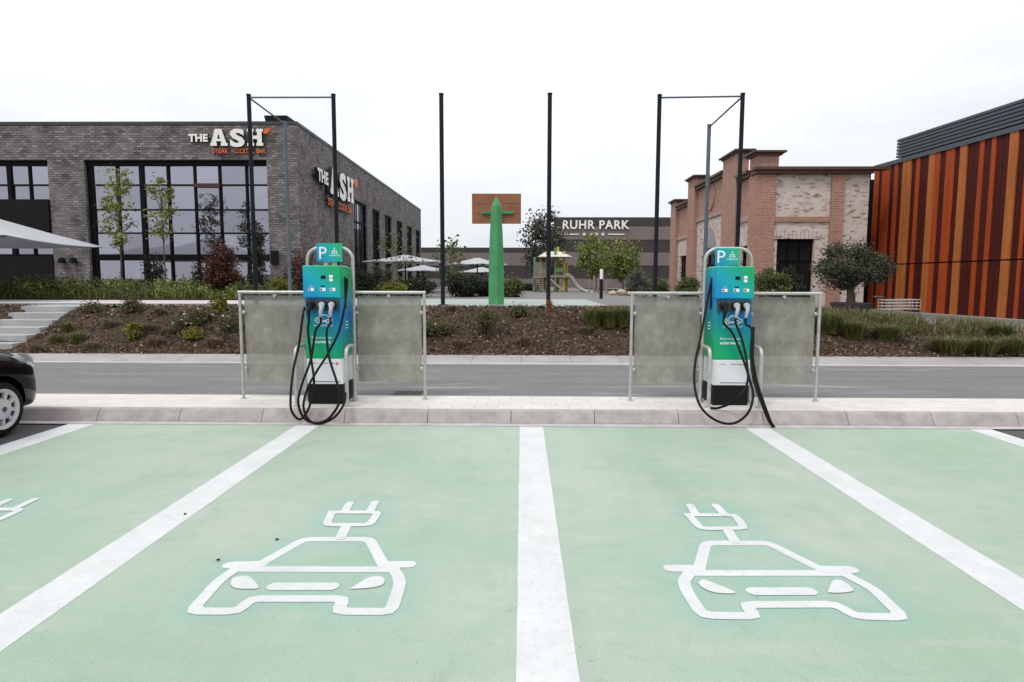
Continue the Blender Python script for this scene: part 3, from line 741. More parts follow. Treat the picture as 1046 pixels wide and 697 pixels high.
# ------------------------------------------------------------------ black car, nose to the kerb
def car(label, cx, axleY):
    t = thing('parked_car', label, 'car', (cx, axleY - 1.25, 0)); ax = 1.25   # axle at local y=+1.25
    hw = .85
    # stations y: (front) list of (y, z_bottom, z_side_top, z_top_centre, half_width)
    st = [(-2.05, .40, .80, .82, .60), (-1.98, .30, .90, .94, .74), (-1.75, .24, .95, .99, .83), (-1.0, .20, .96, 1.0, .85), (0, .19, .97, 1.01, .85),
          (.75, .19, .99, 1.06, .85), (1.1, .20, .975, 1.05, .85), (1.45, .21, .935, 1.01, .845), (1.68, .22, .87, .95, .825), (1.84, .21, .79, .87, .78), (1.96, .20, .70, .78, .68), (2.02, .24, .62, .68, .52)]
    b = MB(); vs = []
    for (y, z0, zs, zt, w) in st:
        half = [(0, z0), (w * .85, z0), (w * .97, z0 + .08), (w, z0 + (zs - z0) * .45), (w * .985, zs - .10), (w * .93, zs - .02), (w * .78, zs + .25 * (zt - zs)), (w * .4, zt - .01), (0, zt)]
        vs += [(x, y, z) for x, z in half] + [(-x, y, z) for x, z in half[-2:0:-1]]
    n = 16; m = len(st)
    fs = [(i * n + k, i * n + (k + 1) % n, (i + 1) * n + (k + 1) % n, (i + 1) * n + k) for i in range(m - 1) for k in range(n)] + [tuple(range(n))[::-1], tuple(range((m - 1) * n, m * n))]
    b.add(vs, fs); body = b.build('body', M_carpaint, t, smooth=True)
    ss = body.modifiers.new('s', 'SUBSURF'); ss.levels = ss.render_levels = 2
    cb = MB()
    for y in (-1.27, ax):
        cb.lathe([(.375, -.32), (.375, .32)], 32, Matrix.Translation((hw - .02, y, .31)) @ Matrix.Rotation(R(90), 4, 'Y'))
        cb.lathe([(.375, -.32), (.375, .32)], 32, Matrix.Translation((-hw + .02, y, .31)) @ Matrix.Rotation(R(90), 4, 'Y'))
    cut = cb.build('cut', M_dark); cut.parent = t
    bo = body.modifiers.new('b', 'BOOLEAN'); bo.object = cut; bo.operation = 'DIFFERENCE'; bo.solver = 'EXACT'
    bpy.context.view_layer.update()
    me = bpy.data.meshes.new_from_object(body.evaluated_get(bpy.context.evaluated_depsgraph_get()))
    body.modifiers.clear(); body.data = me; me.name = 'body'; bpy.data.objects.remove(cut)
    try: me.set_sharp_from_angle(angle=R(35))
    except Exception: pass
    # cabin
    g = MB(); prof = [(-1.95, .97), (-1.75, 1.42), (-1.2, 1.50), (-.2, 1.50), (.1, 1.45), (.98, 1.03)]
    vs = [(x * (.78 if z < 1.2 else .60), y, z) for x in (-1, 1) for y, z in prof]; k = len(prof)
    g.add(vs, [tuple(range(k)), tuple(range(k, 2 * k))[::-1]] + [(i, k + i, k + (i + 1) % k, (i + 1) % k) for i in range(k)])
    g.build('windows', M_glass2, t, bevel=.03)
    b = MB(); b.prism([(-1.78, 1.43), (-1.2, 1.515), (-.2, 1.515), (.12, 1.465), (.0, 1.50), (-.3, 1.55), (-1.2, 1.55)], -.62, .62, lambda u, v, h: (h, u, v)); b.build('roof', M_carpaint, t, smooth=True)
    for x in (-1, 1):
        b = MB()
        b.tube([(x * .79, 1.0, 1.03), (x * .615, .1, 1.47), (x * .615, -.3, 1.52)], .035, 8); b.tube([(x * .79, -.35, 1.0), (x * .61, -.4, 1.5)], .03, 8)
        b.tube([(x * .78, -1.5, 1.0), (x * .61, -1.6, 1.46)], .05, 8); b.build('pillar', M_carpaint, t, smooth=True)
        b = MB(); b.lathe([(.02, -.07), (.09, -.06), (.1, .02), (.05, .07)], 14, Matrix.Translation((x * .95, .68, 1.06)) @ Matrix.Diagonal((1.1, .6, .75, 1))); b.build('mirror', M_carpaint, t, smooth=True)
        # headlight: swept lens following the wing
        b = MB(); pl = [(.82, 1.50, .90), (.80, 1.66, .885), (.76, 1.80, .825), (.69, 1.90, .745), (.66, 1.92, .70), (.73, 1.86, .715), (.80, 1.74, .77), (.83, 1.60, .84)]
        vs = [(x * (p[0] + .012), p[1] + .010, p[2] + .004) for p in pl] + [(x * (p[0] - .06), p[1] - .05, p[2] - .05) for p in pl]; k = len(pl)
        b.add(vs, [tuple(range(k)), tuple(range(k, 2 * k))[::-1]] + [(i, (i + 1) % k, k + (i + 1) % k, k + i) for i in range(k)]); b.build('headlight', M_lamp, t, smooth=True)
        b = MB(); b.tube([(x * .86, -1.6, .52), (x * .862, 0, .50), (x * .86, .8, .52)], .014, 6); b.build('side_trim', M_black, t)
    b = MB(); b.tube([(-.55, 1.95, .40), (-.3, 2.0, .40), (0, 2.02, .40), (.3, 2.0, .40), (.55, 1.95, .40)], .03, 8); b.build('bumper_strip', M_black, t, smooth=True)
    for x in (.60, -.68): MB().box(x, x + .08, 1.93, 1.985, .44, .49).build('fog_lamp', M_steel, t, bevel=.01)
    for x in (-1, 1):
        for y in (ax, -1.27):
            M = Matrix.Translation((x * (hw - .10), y, .31)) @ Matrix.Rotation(R(90) * x, 4, 'Y')
            b = MB(); b.lathe([(.20, -.09), (.285, -.09), (.31, -.06), (.312, 0), (.31, .06), (.285, .095), (.235, .098), (.20, .06)], 36, M); w = b.build('wheel', M_rubber, t, smooth=True)
            b = MB(); b.lathe([(.21, .03), (.21, .04)], 30, M); b.build('wheel_back', M_dark, w)
            b = MB(); A = lambda r0, r1, z0, z1: b.lathe([(r0, z0), (r0, z1), (r1, z1), (r1, z0)], 36, M)
            prof = [(.186, .06), (.186, .082), (.205, .095), (.228, .098), (.228, .06)]
            nn = 40; v2 = [(r * math.cos(2 * math.pi * k / nn), r * math.sin(2 * math.pi * k / nn), z) for r, z in prof for k in range(nn)]
            b.add(v2, [(i * nn + k, i * nn + (k + 1) % nn, (i + 1) * nn + (k + 1) % nn, (i + 1) * nn + k) for i in range(4) for k in range(nn)], M)
            b.lathe([(.01, .11), (.06, .108), (.115, .098), (.12, .06)][::-1], 36, M)
            for k in range(9):
                a = 2 * math.pi * k / 9; Q = M @ Matrix.Rotation(a, 4, 'Z')
                b.add([(.105, -.016, .097), (.105, .016, .097), (.195, .026, .088), (.195, -.026, .088), (.105, -.016, .06), (.105, .016, .06), (.195, .026, .06), (.195, -.026, .06)],
                      [(0, 1, 2, 3), (4, 7, 6, 5), (0, 4, 5, 1), (1, 5, 6, 2), (2, 6, 7, 3), (3, 7, 4, 0)], Q)
            b.build('wheel_cover', M_cover, w, smooth=True)
            b = MB(); b.lathe([(.03, .112), (.03, .116), (.02, .117)], 16, M); b.build('hub_badge', M_sock, w)
    return t
car('black small car parked nose to the kerb with silver wheel covers', -6.65, 6.79)

# ------------------------------------------------------------------ court poles and basketball stand
ZT = 1.104
def pole(b, p, top, r=.056): b.tube([(p[0], p[1], ZT), (p[0], p[1], top)], r, 12)
def frame(label, front, back):
    t = thing('pole_frame', label, 'fence posts', (front[0][0], 17, ZT), 'tall posts of the ball court')
    tops = []
    for (x, y, top, m, r) in [(*f, M_pole, .056) for f in front] + [(*back, M_pole2, .058)]:
        b = MB(); b.tube([(x, y, ZT), (x, y, top)], r, 12); b.lathe([(r * 1.15, top - .01), (r * 1.15, top + .02), (r * .6, top + .03)], 12, Matrix.Translation((x, y, 0)))
        b.lathe([(.14, ZT), (.14, ZT + .015)], 12, Matrix.Translation((x, y, 0)))
        b.build('post', m, t, local=False, smooth=True); tops.append(Vector((x, y, top - .06)))
    return t, tops
fx = [at(px, 98, 17).x for px in (254, 340.5, 450.7, 561.7, 673.8, 758.7)]
zt = 6.66
bl = at(291, 125, 19.8); br = at(724.5, 128, 19.8)
t, tp = frame('tall dark posts with top bars behind the left charging station', [(fx[0], 17, zt), (fx[1], 17, zt)], (bl.x, 19.8, bl.z))
for a, c in ((tp[0], tp[1]), (tp[0], tp[2])): MB().tube([a, c], .024, 8).build('top_bar', M_pole2, t, local=False)
t, tp = frame('tall dark posts with top bars behind the right charging station', [(fx[4], 17, zt - .03), (fx[5], 17, zt)], (br.x, 19.8, br.z))
for a, c in ((tp[0], tp[1]), (tp[1], tp[2])): MB().tube([a, c], .024, 8).build('top_bar', M_pole2, t, local=False)
for x, lab in ((fx[2], 'single tall dark post left of the green basketball stand'), (fx[3], 'single tall dark post right of the basketball stand, before the playground')):
    b = MB(); b.tube([(0, 0, 0), (0, 0, zt - ZT)], .058, 12); b.lathe([(.15, 0), (.15, .015)], 12); b.lathe([(.068, zt - ZT), (.068, zt - ZT + .03), (.04, zt - ZT + .04)], 12)
    o = b.build('fence_post', M_pole, smooth=True); o.location = (x, 17, ZT); tag(o, lab, 'fence post', 'tall posts of the ball court')
p = at(507, 313, 17.35)
t = thing('basketball_stand', 'tapered green basketball stand with brown backboard seen from behind', 'basketball hoop', (p.x, 17.35, ZT))
top = at(507, 200, 17.35).z - ZT
b = MB(); secs = []
for w, z in ((.215, 0), (.205, 1.2), (.175, 2.0), (.135, top - .28)):
    secs.append([(w, -.06, z), (w * .15, -w * .95, z), (-w, -.02, z), (-w * .6, w * .8, z), (w * .6, w * .8, z)])
vs = [q for s in secs for q in s] + [(0, 0, top)]
b.add(vs, [(i * 5 + k, i * 5 + (k + 1) % 5, (i + 1) * 5 + (k + 1) % 5, (i + 1) * 5 + k) for i in range(3) for k in range(5)] + [(15 + k, 15 + (k + 1) % 5, 20) for k in range(5)] + [(4, 3, 2, 1, 0)])
b.build('post', M_greenpost, t)
A, B = at(482.2, 229, 18.3), at(532.3, 198, 18.3)
bd = MB(); h4 = (B.z - A.z) / 3
for k in range(3): bd.box(A.x - p.x, B.x - p.x, .93, .97, A.z - ZT + k * h4 + .008, A.z - ZT + (k + 1) * h4)
bd.build('backboard', M_board, t)
fr = MB(); fr.box(A.x - p.x + .02, B.x - p.x - .02, .972, .985, A.z - ZT + .02, B.z - ZT - .02); fr.build('board_face', M_white, t)
z = at(507, 213.5, 17.4).z - ZT
b = MB(); b.box(-.46, .46, .86, .925, z - .05, z + .03); b.prism([(-.10, .05), (.10, .05), (.10, .86), (-.10, .86)], z - .04, z + .025)
b.build('arm', M_greenpost, t, bevel=.01)
b = MB(); b.tube([(.23 * math.cos(a), 1.25 + .23 * math.sin(a), z - .15) for a in np.linspace(0, 6.283, 25)], .01, 6); b.box(-.05, .05, .987, 1.03, z - .18, z - .1); b.build('hoop_ring', M_orange, t)

# ------------------------------------------------------------------ stairs
t = thing('concrete_stairs', 'five pale concrete steps climbing the mulch bank', 'stairs', (-11.7, 13.2, .2))
for i in range(6):
    b = MB(); b.box(-12.4, -11.03, 13.25 + i * .4, 13.25 + (i + 1) * .4 + (.7 if i == 5 else .05), .15, .385 + i * .145)
    b.build('step', M_conc, t, local=False, bevel=.01)

# ------------------------------------------------------------------ dark brick restaurant building
AY = 28.0
ac = at(303, 127.5, AY); AX, AZ = ac.x, ac.z
afar = onx(430, 233, AX).y
t = thing('restaurant_building', 'dark grey brick building with tall gridded windows and a lettered sign', 'building', (AX, AY, 1.1))
def WX(px, py=200): return at(px, py, AY).x
def WZ(py): return at(180, py, AY).z
zb = .9
# front wall with two window openings, built as blocks round the openings
wl0, wl1 = WX(0) - 7, WX(50.5)     # left window
wm0, wm1 = WX(87.5), WX(273.5)     # main window
zh = WZ(163.5); D = .6
b = MB()
b.box(-60, AX, AY, AY + D, zh, AZ); b.box(-60, wl0, AY, AY + D, zb, zh); b.box(wl1, wm0, AY, AY + D, zb, zh); b.box(wm1, AX, AY, AY + D, zb, zh)
b.build('front_wall', M_ash, t, local=False)
b = MB(); b.box(-60, AX + .03, AY - .03, AY + D, AZ + .002, AZ + .14); b.box(AX - D, AX + .03, AY + D + .002, afar, AZ + .002, AZ + .14); b.build('coping', M_coping, t, local=False)
# side wall with tall openings
win = [(362, 375.5), (381, 388.5), (393.5, 400.5), (405.5, 411.5), (416, 421), (425, 429)]
wy = [(onx(a, 250, AX).y, onx(c, 250, AX).y) for a, c in win]
zs = onx(363, 204, AX).z
b = MB(); y0 = AY + D + .002
for a, c in wy:
    b.box(AX - .5, AX, y0, a, zb, AZ); b.box(AX - .5, AX, a, c, zs, AZ); y0 = c
b.box(AX - .5, AX, y0, afar, zb, AZ); b.build('side_wall', M_ash_side, t, local=False)
b = MB(); b.box(-60, AX - .55, AY + D + .1, afar - .1, AZ - .5, AZ - .3); b.build('roof', M_coping, t, local=False)
b = MB(); b.box(-60, AX - .5, afar - .5, afar, zb, AZ - .01); b.build('back_wall', M_ash, t, local=False)
for a, c in wy:
    b = MB(); w = c - a; x = AX - .10
    b.box(x - .06, x, a, a + .12, zb, zs); b.box(x - .06, x, c - .12, c, zb, zs); b.box(x - .06, x, a + .12, c - .12, zs - .12, zs)
    for k in (1, 2): b.box(x - .06, x, a + w * k / 3 - .04, a + w * k / 3 + .04, zb, zs - .12)
    for zz in (zb + (zs - zb) * .28, zb + (zs - zb) * .34, zb + (zs - zb) * .78): b.box(x - .058, x - .002, a + .12, c - .12, zz - .05, zz + .05)
    fr = b.build('side_window', M_frame, t, local=False)
    b = MB(); b.box(x - .10, x - .08, a, c, zb + (zs - zb) * .5, zs); b.build('pane', M_glass, fr, local=False)
    b = MB(); b.box(x - .10, x - .08, a, c, zb, zb + (zs - zb) * .5 - .01); b.build('pane', M_glass2, fr, local=False)
def grid_window(x0, x1, cols, rows, thick_rows=(), thick_cols=()):
    y = AY + .22; b = MB()
    b.box(x0, x1, y - .08, y + .06, zh - .22, zh)
    for i, px in enumerate(cols):
        x = WX(px); w = .10 if i in thick_cols else .045
        b.box(x - w, x + w, y - .06, y + .04, zb, zh - .22)
    for i, py in enumerate(rows):
        z = WZ(py); w = .14 if i in thick_rows else .035
        b.box(x0, x1, y - .045, y + .03, z - w, z + w)
    fr = b.build('window', M_frame, t, local=False)
    b = MB(); xs = [WX(p) for p in cols]; zr = [zb] + sorted(WZ(p) for p in rows) + [zh]
    for i in range(len(xs) - 1):
        for j in range(len(zr) - 1):
            q = random.uniform(-.012, .012); e = random.uniform(-.012, .012)   # panes are never perfectly coplanar
            b.add([(xs[i], y + .02 + q, zr[j]), (xs[i + 1], y + .02 - q, zr[j]), (xs[i + 1], y + .02 - q + e, zr[j + 1]), (xs[i], y + .02 + q + e, zr[j + 1])], [(0, 1, 2, 3)])
    b.build('panes', M_glass, fr, local=False, fix=False)
grid_window(wm0, wm1, (88.5, 92.5, 118, 143, 170, 197.5, 223, 250.5, 273), (188.5, 214, 238, 263), (3,), (0, 3))
grid_window(wl0, wl1, (-60, -20, 7.5, 28.5, 50), (188.5, 204, 238, 263), (2, 3), (2,))
for px0, px1, pyl in ((0, 0, 0),):   # dark boxes over the left panes; the upper one imitates a dark reflection
    b = MB(); b.box(wl0, wl1 - .02, AY - .1, AY + .2, WZ(236), WZ(204)); b.build('dark_window_panel', M_dark, t, local=False)
    b = MB(); b.box(wl0, wl1 - .02, AY - .04, AY + .12, zb, WZ(262.5)); b.build('dark_window_panel', M_dark, t, local=False)
b = MB(); b.box(WX(196.5), WX(223.5), AY + .11, AY + .16, WZ(191), WZ(187)); b.build('vent_bar', mat('maroon_bar', (.06, .02, .02), .5), t, local=False)
b = MB(); q0, q1 = at(275, 127, 31), at(293, 118, 31); b.prism([(q0.x, AZ + .1), (q1.x, AZ + .1), (q1.x, q1.z), (q0.x - .25, q1.z)], 31, 32.2, lambda u, v, h: (u, h, v)); b.build('roof_unit', M_dark, t, local=False)
for px in (65, 77):
    q = at(px, 267, AY - .05); b = MB(); b.lathe([(.02, -.1), (.16, -.08), (.13, .12), (.03, .16)], 14, Matrix.Translation((q.x, AY - .18, q.z))); b.build('wall_lamp', M_dark, t, local=False)
b = MB(); q = at(281, 262, AY); b.box(q.x - .16, q.x + .16, AY - .12, AY, q.z - .35, q.z + .25); b.build('wall_box', M_dark, t, local=False)

def outline_letter(polys, h, ox, name, parent, depth=.12):
    c = bpy.data.curves.new(name, 'CURVE'); c.dimensions = '2D'; c.fill_mode = 'BOTH'; c.extrude = depth / 2
    for pl in polys:
        sp = c.splines.new('POLY'); sp.points.add(len(pl) - 1); sp.use_cyclic_u = True
        for q, (u, v) in zip(sp.points, pl): q.co = (u * h + ox, v * h, 0, 1)
    t = bpy.data.objects.new(name, c); COL.objects.link(t)
    me = bpy.data.meshes.new_from_object(t.evaluated_get(bpy.context.evaluated_depsgraph_get())); bpy.data.objects.remove(t)
    me.transform(Matrix.Translation((0, -.12, 0)) @ Matrix.Rotation(R(90), 4, 'X')); me.materials.clear()
    o = link(name, me, M_letter, parent); darksides(me, M_letback); return o
LA = [[(0, 0), (.40, 0), (.40, .17), (.345, .17), (.375, .27), (.665, .27), (.695, .17), (.64, .17), (.64, 0), (1.06, 0), (1.06, .17), (.98, .17), (.71, 1), (.30, 1), (.06, .17), (0, .17)], [(.43, .42), (.61, .42), (.52, .74)]]
LH = [[(0, 0), (.42, 0), (.42, .17), (.36, .17), (.36, .40), (.62, .40), (.62, .17), (.56, .17), (.56, 0), (.98, 0), (.98, .17), (.90, .17), (.90, .83), (.98, .83), (.98, 1), (.56, 1), (.56, .83), (.62, .83), (.62, .60), (.36, .60), (.36, .83), (.42, .83), (.42, 1), (0, 1), (0, .83), (.08, .83), (.08, .17), (0, .17)]]
def ash_sign(label, origin, rot, sc_):
    g = thing('wall_sign', label, 'wall sign', origin, 'white letter signs on the dark brick building'); g.rotation_euler.z = rot
    outline_letter(LA, .72, 0, 'letter', g); outline_letter(LH, .72, 1.63, 'letter', g)
    text('S', .99, M_letter, 'letter', g, (1.19, -.12, .0), 0, .06, bold=.045, fit=.66, side=M_letback)
    text('THE', .43, M_letter, 'letters', g, (-.54, -.11, .20), 0, .05, bold=.02, fit=.86, spacing=1.05, side=M_letback)
    q = MB(); q.prism([(2.36, .52), (2.46, .50), (2.60, .56), (2.70, .78), (2.55, .72), (2.40, .66)], 0, 1, lambda u, v, h: (u, -.22 + .12 * h, v)); q.build('leaf_emblem', M_orange, g)
    for wd, c0, fw in (('STEAK', .38, .74), ('COCKTAIL', 1.43, .92), ('BAR', 2.18, .40)):
        text(wd, .27, M_orange, 'small_letters', g, (c0, -.07, -.30), 0, .03, bold=.008, fit=fw, side=M_letback)
    q = MB(); q.box(-1.0, -.05, -.05, -.004, .30, .34); q.build('mounting_rail', M_letback, g)
    q = MB(); q.box(.05, 2.3, -.05, -.004, .20, .25); q.build('mounting_rail', M_letback, g)
    g.scale = (sc_,) * 3; return g
q = at(217, 150, AY); ash_sign('white raised letter sign with orange leaf on the front of the dark brick building', (q.x, AY - .002, q.z), 0, 1.0)
q = onx(331, 197.5, AX); yy0 = onx(316, 185, AX).y; yy1 = onx(361, 205, AX).y
ash_sign('white raised letter sign on the receding side wall of the dark brick building', (AX + .002, q.y, q.z), R(90), (yy1 - yy0) / 4.1)

# ------------------------------------------------------------------ red and cream brick house
BY = 31.0
bc = at(773.5, 172, BY); BX, BZ = bc.x, bc.z
BR = at(889, 200, BY).x; bz0 = .1
def bx(px): return at(px, 230, BY).x
def bz(py): return at(820, py, BY).z
def by(px): return onx(px, 230, BX).y
t = thing('brick_house', 'red and cream brick building with stepped parapet and brown cornices', 'building', (BX, BY, .6))
d0, d1, dz = bx(795.5), bx(834), bz(244)
b = MB(); b.box(BX + .3, d0, BY + .12, BY + .5, bz0, BZ - .25); b.box(d0, d1, BY + .12, BY + .5, dz, BZ - .25); b.box(d1, BR, BY + .12, BY + .5, bz0, BZ - .25)
b.build('front_wall', M_cream, t, local=False)
b = MB(); b.box(BX - .0, bx(791), BY, BY + 1.0, bz0, BZ - .27); b.build('pilaster', M_red, t, local=False)
b = MB(); b.box(bx(848), bx(861), BY, BY + .35, bz0, BZ - .27); b.build('pilaster', M_red, t, local=False)
b = MB(); b.box(bx(791) + .002, bx(848) - .002, BY + .03, BY + .3, bz(226.5), bz(221.5)); b.build('brick_band', M_red, t, local=False)
b = MB()
for k in range(12): 
    x = d0 - .25 + (d1 - d0 + .5) * k / 12; b.box(x + .01, x + (d1 - d0 + .5) / 12 - .01, BY + .07, BY + .3, dz + .003, dz + .42)
b.build('lintel', M_cream, t, local=False)
def cornice(b, x0, x1, y0, y1, z, ov=.22, h=.30):
    b.box(x0 - ov * .45, x1 + ov * .45, y0 - ov * .45, y1 + ov * .45, z - h * .5, z - .002); b.box(x0 - ov, x1 + ov, y0 - ov, y1 + ov, z, z + h * .45)
b = MB(); b.box(BX - .1, BR + .05, BY - .16, BY + .6, BZ - .26, BZ - .10); b.box(BX - .2, BR + .75, BY - .28, BY + .2, BZ - .098, BZ + .04); b.build('cornice', M_cornice, t, local=False)
b = MB(); b.box(d0, d1, BY + .38, BY + .42, bz0, dz); dr = b.build('door', M_dark, t, local=False)
b = MB()
for k in range(4): x = d0 + (d1 - d0 - .06) * k / 3; b.box(x, x + .06, BY + .32, BY + .375, bz0, dz)
for zz in (dz - .07, dz - 1.1): b.box(d0, d1, BY + .325, BY + .37, zz, zz + .06)
b.build('door_frame', M_frame, dr, local=False)
# side: bays between pillars
py_ = [(by(774), by(765)), (by(752), by(738)), (by(710), by(703)), (by(691), by(686))]
secs = [(BY + 1.0, py_[1][0], BZ), (py_[1][1], py_[2][0], BZ + .70), (py_[2][1], py_[3][0], BZ)]
for i, (a, c, ht) in enumerate(secs):
    zband = (4.95, 5.75, 4.9)[i]
    L = c - a; m = (a + c) / 2; ow = L * (.30 if i != 1 else .28); oz = 3.6 if i != 1 else 3.4
    side = MB(); sred = MB(); corn = MB(); band = MB(); dk = MB(); fr = MB()
    side.prism([(a, bz0), (m - ow, bz0), (m - ow, oz), (m + ow, oz), (m + ow, bz0), (c, bz0), (c, zband), (a, zband)], BX + .15, BX + .5, lambda u, v, h: (h, u, v))
    sred.box(BX + .15, BX + .5, a, c, zband + .002, ht - .2)
    band.box(BX + .06, BX + .3, a, c, zband - .12, zband + .12)
    corn.box(BX - .05, BX + .6, a, c, ht - .22, ht - .06); corn.box(BX - .18, BX + .6, a, c, ht - .058, ht + .08)
    dk.box(BX + .36, BX + .40, m - ow, m + ow, bz0, oz)
    for k in range(4): yv = m - ow + (2 * ow - .07) * k / 3; fr.box(BX + .30, BX + .355, yv, yv + .07, bz0, oz)
    fr.box(BX + .29, BX + .35, m - ow, m + ow, 2.7, 2.85)
    side.build('side_wall', M_cream, t, local=False); sred.build('upper_wall', M_red, t, local=False); band.build('stone_band', M_stone, t, local=False)
    corn.build('side_cornice', M_cornice, t, local=False); sw = dk.build('side_window', M_glass2, t, local=False); fr.build('window_frame', M_frame, sw, local=False)
# raised arch window and round relief on the middle bay
a, c, ht = secs[1]; m = (a + c) / 2
for rr_, d_, nm_, mt_ in ((1.32, .125, 'arch_surround', M_stone), (1.15, .115, 'arch_pane', M_glass2)):
    b = MB(); pl = [(m - rr_, 3.42)] + [(m - rr_ * math.cos(R(k)), 3.75 + rr_ * math.sin(R(k))) for k in range(0, 181, 15)] + [(m + rr_, 3.42)]
    b.prism(pl, BX + d_, BX + .148, lambda u, v, h: (h, u, v)); b.build(nm_, mt_, t, local=False)
b = MB(); b.tube([(BX + .13, m + .75 * math.cos(x), 6.9 + .75 * math.sin(x)) for x in np.linspace(0, 6.283, 25)], .07, 6); b.build('round_relief', M_red, t, local=False)
for i, ((a, c), top) in enumerate(zip(py_, (BZ + .82, BZ + 1.45, BZ + 1.45, BZ + .55))):
    x1 = bx(793) if i == 0 else BX + .55; a_ = BY if i == 0 else a; c_ = BY + 1.0 if i == 0 else c; z0 = BZ + .045 if i == 0 else bz0
    b = MB(); b.box(BX - (.0 if i == 0 else .08), x1, a_, c_, z0, top - .14); b.build('pillar', M_red, t, local=False)
    b = MB(); cornice(b, BX - .03, x1 + .03, a_ - .03, c_ + .03, top - .1, .24, .20); b.build('pillar_cap', M_cornice, t, local=False)
b = MB(); b.box(BX + .5, BR - .05, BY + .6, py_[3][1], BZ - .6, BZ - .4); b.build('roof', M_coping, t, local=False)
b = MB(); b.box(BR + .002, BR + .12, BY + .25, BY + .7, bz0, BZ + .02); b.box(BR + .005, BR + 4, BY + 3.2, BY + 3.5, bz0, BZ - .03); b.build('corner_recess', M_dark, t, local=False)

# ------------------------------------------------------------------ striped timber building
w0 = Vector((18.35, 31.72, 0)); w1 = Vector((19.06, 23.94, 0)); wd = (w1 - w0).normalized()
def wallt(px):   # distance along the wall line for a picture column
    d = ray(px, 250); # solve w0 + wd*s = k*d in XY
    den = wd.x * d.y - wd.y * d.x
    return (-(w0.x) * d.y + w0.y * d.x) / den
def wp(s, off=0): return (w0.x + wd.x * s + wd.y * off, w0.y + wd.y * s - wd.x * off)   # off>0 towards the street
TZ, JZ, LZ = 7.52, 2.63, 8.62
t = thing('timber_building', 'building clad in maroon, orange and tan vertical boards with a grey louvre roof', 'building', (w0.x, w0.y, .3))
bounds = [(65, 'o'), (95, 'm'), (115, 'o'), (165, 'm'), (192, 'o'), (215, 'm'), (245, 't'), (300, 'm'), (328, 'o'), (352, 'm'), (410, 't'), (450, 'o'), (480, 'm'), (515, 'o'), (570, 'm'), (605, 't'), (650, 'm'), (725, 'o'), (755, 'm'), (800, 'o'), (830, 'm'), (915, 't'), (970, 'm'), (1020, 'o'), (1046, 'm')]
segs = []
for i, (p, c) in enumerate(bounds[:-1]): segs.append((wallt(880 + p / 6.3), wallt(880 + bounds[i + 1][0] / 6.3), c))
s = segs[-1][1]; k = 0
while s < 20: w = (.5, .25, .75, .3, .45)[k % 5]; segs.append((s, s + w, 'motmo'[k % 5])); s += w; k += 1
nm = {'m': 'maroon_board', 'o': 'orange_board', 't': 'tan_board'}
off = {'m': 0, 'o': .035, 't': .055}
for s0_, s1_, c in segs:
    b = MB(); n = max(1, round((s1_ - s0_) / .27))
    for q in range(n):
        a = s0_ + (s1_ - s0_) * q / n + .008; e = s0_ + (s1_ - s0_) * (q + 1) / n - .008
        for z0, z1 in ((.0, JZ - .03), (JZ + .03, TZ)):
            P4 = [wp(a, .03 + off[c]), wp(e, .03 + off[c]), wp(e, -.02), wp(a, -.02)]
            b.prism(P4[::-1], z0, z1)
    b.build(nm[c], M_pk[c], t, local=False)
s_a, s_b = segs[0][0], 20
def slab(a, c, o0, o1, z0, z1): b = MB(); b.prism([wp(a, o1), wp(a, o0), wp(c, o0), wp(c, o1)], z0, z1); return b
slab(s_a - .05, s_b, -.025, -14, 0, TZ - .05).build('core_wall', M_dark, t, local=False)
slab(s_a, s_b, .12, -14, TZ + .002, TZ + .2).build('fascia', M_louvre, t, local=False)
sl0 = wallt(911)
for k in range(6):
    z = TZ + .28 + k * .155; slab(sl0, s_b, .05, -.12, z, z + .11).build('louvre', M_louvre, t, local=False)
slab(sl0, s_b, -.2, -13, TZ + .21, LZ - .05).build('plant_room', M_dark, t, local=False)
s = sl0 + .1
while s < s_b: slab(s, s + .12, -.125, -.2, TZ + .21, LZ - .03).build('louvre_post', M_dark, t, local=False); s += 2.0
slab(s_a, s_b, .35, .1, 0, .36).build('plinth', M_conc, t, local=False)

# ------------------------------------------------------------------ shopping mall far behind
MY = 78.0
def mz(py): return at(620, py, MY).z
mx0, mx1 = at(566, 250, MY).x, at(800, 250, MY).x
t = thing('shopping_mall', 'long brown panelled hall with white letters in the distance', 'building', (mx0, MY, 1.1))
def bands(x0, x1, y, lst):
    for z0, z1, m in lst:
        b = MB()
        if m is M_mallA:
            x = x0
            while x < x1: e = min(x + 3.0, x1); b.box(x + .02, e - .02, y, y + 1, z0 + .02, z1 - .02); x = e
            b.box(x0, x1, y + .05, y + 1.1, z0, z1)
        else: b.box(x0, x1, y + .06, y + 1.1, z0, z1)
        b.build('panel_band' if m is M_mallA else 'dark_band', m, t, local=False)
zA = [.9, mz(285), mz(271.5), mz(258), mz(245), mz(231.5), mz(222)]
bands(mx0, mx1, MY, [(zA[0], zA[1], M_mallA), (zA[1], zA[2], M_mallB), (zA[2], zA[3], M_mallA), (zA[3], zA[4], M_mallB), (zA[4], zA[5], M_mallA), (zA[5], zA[6], M_mallB)])
xl = at(300, 250, MY).x
bands(xl, mx0 - .02, MY + 1.5, [(zA[0], zA[1], M_mallA), (zA[1], zA[2], M_mallB), (zA[2], zA[3], M_mallA), (zA[3], mz(252.5), M_mallB)])
b = MB(); b.box(xl, mx1, MY + 2.5, MY + 40, .9, mz(254)); b.box(mx0 + .5, mx1, MY + 1.2, MY + 40, .9, zA[6] - .15); b.build('hall_block', M_mallB, t, local=False)
g = thing('wall_sign', 'white stencil letters above a row of small stars on the distant brown hall', 'wall sign', (at(608, 230, MY).x, MY, mz(234)))
hL = mz(225.5) - mz(234.5)
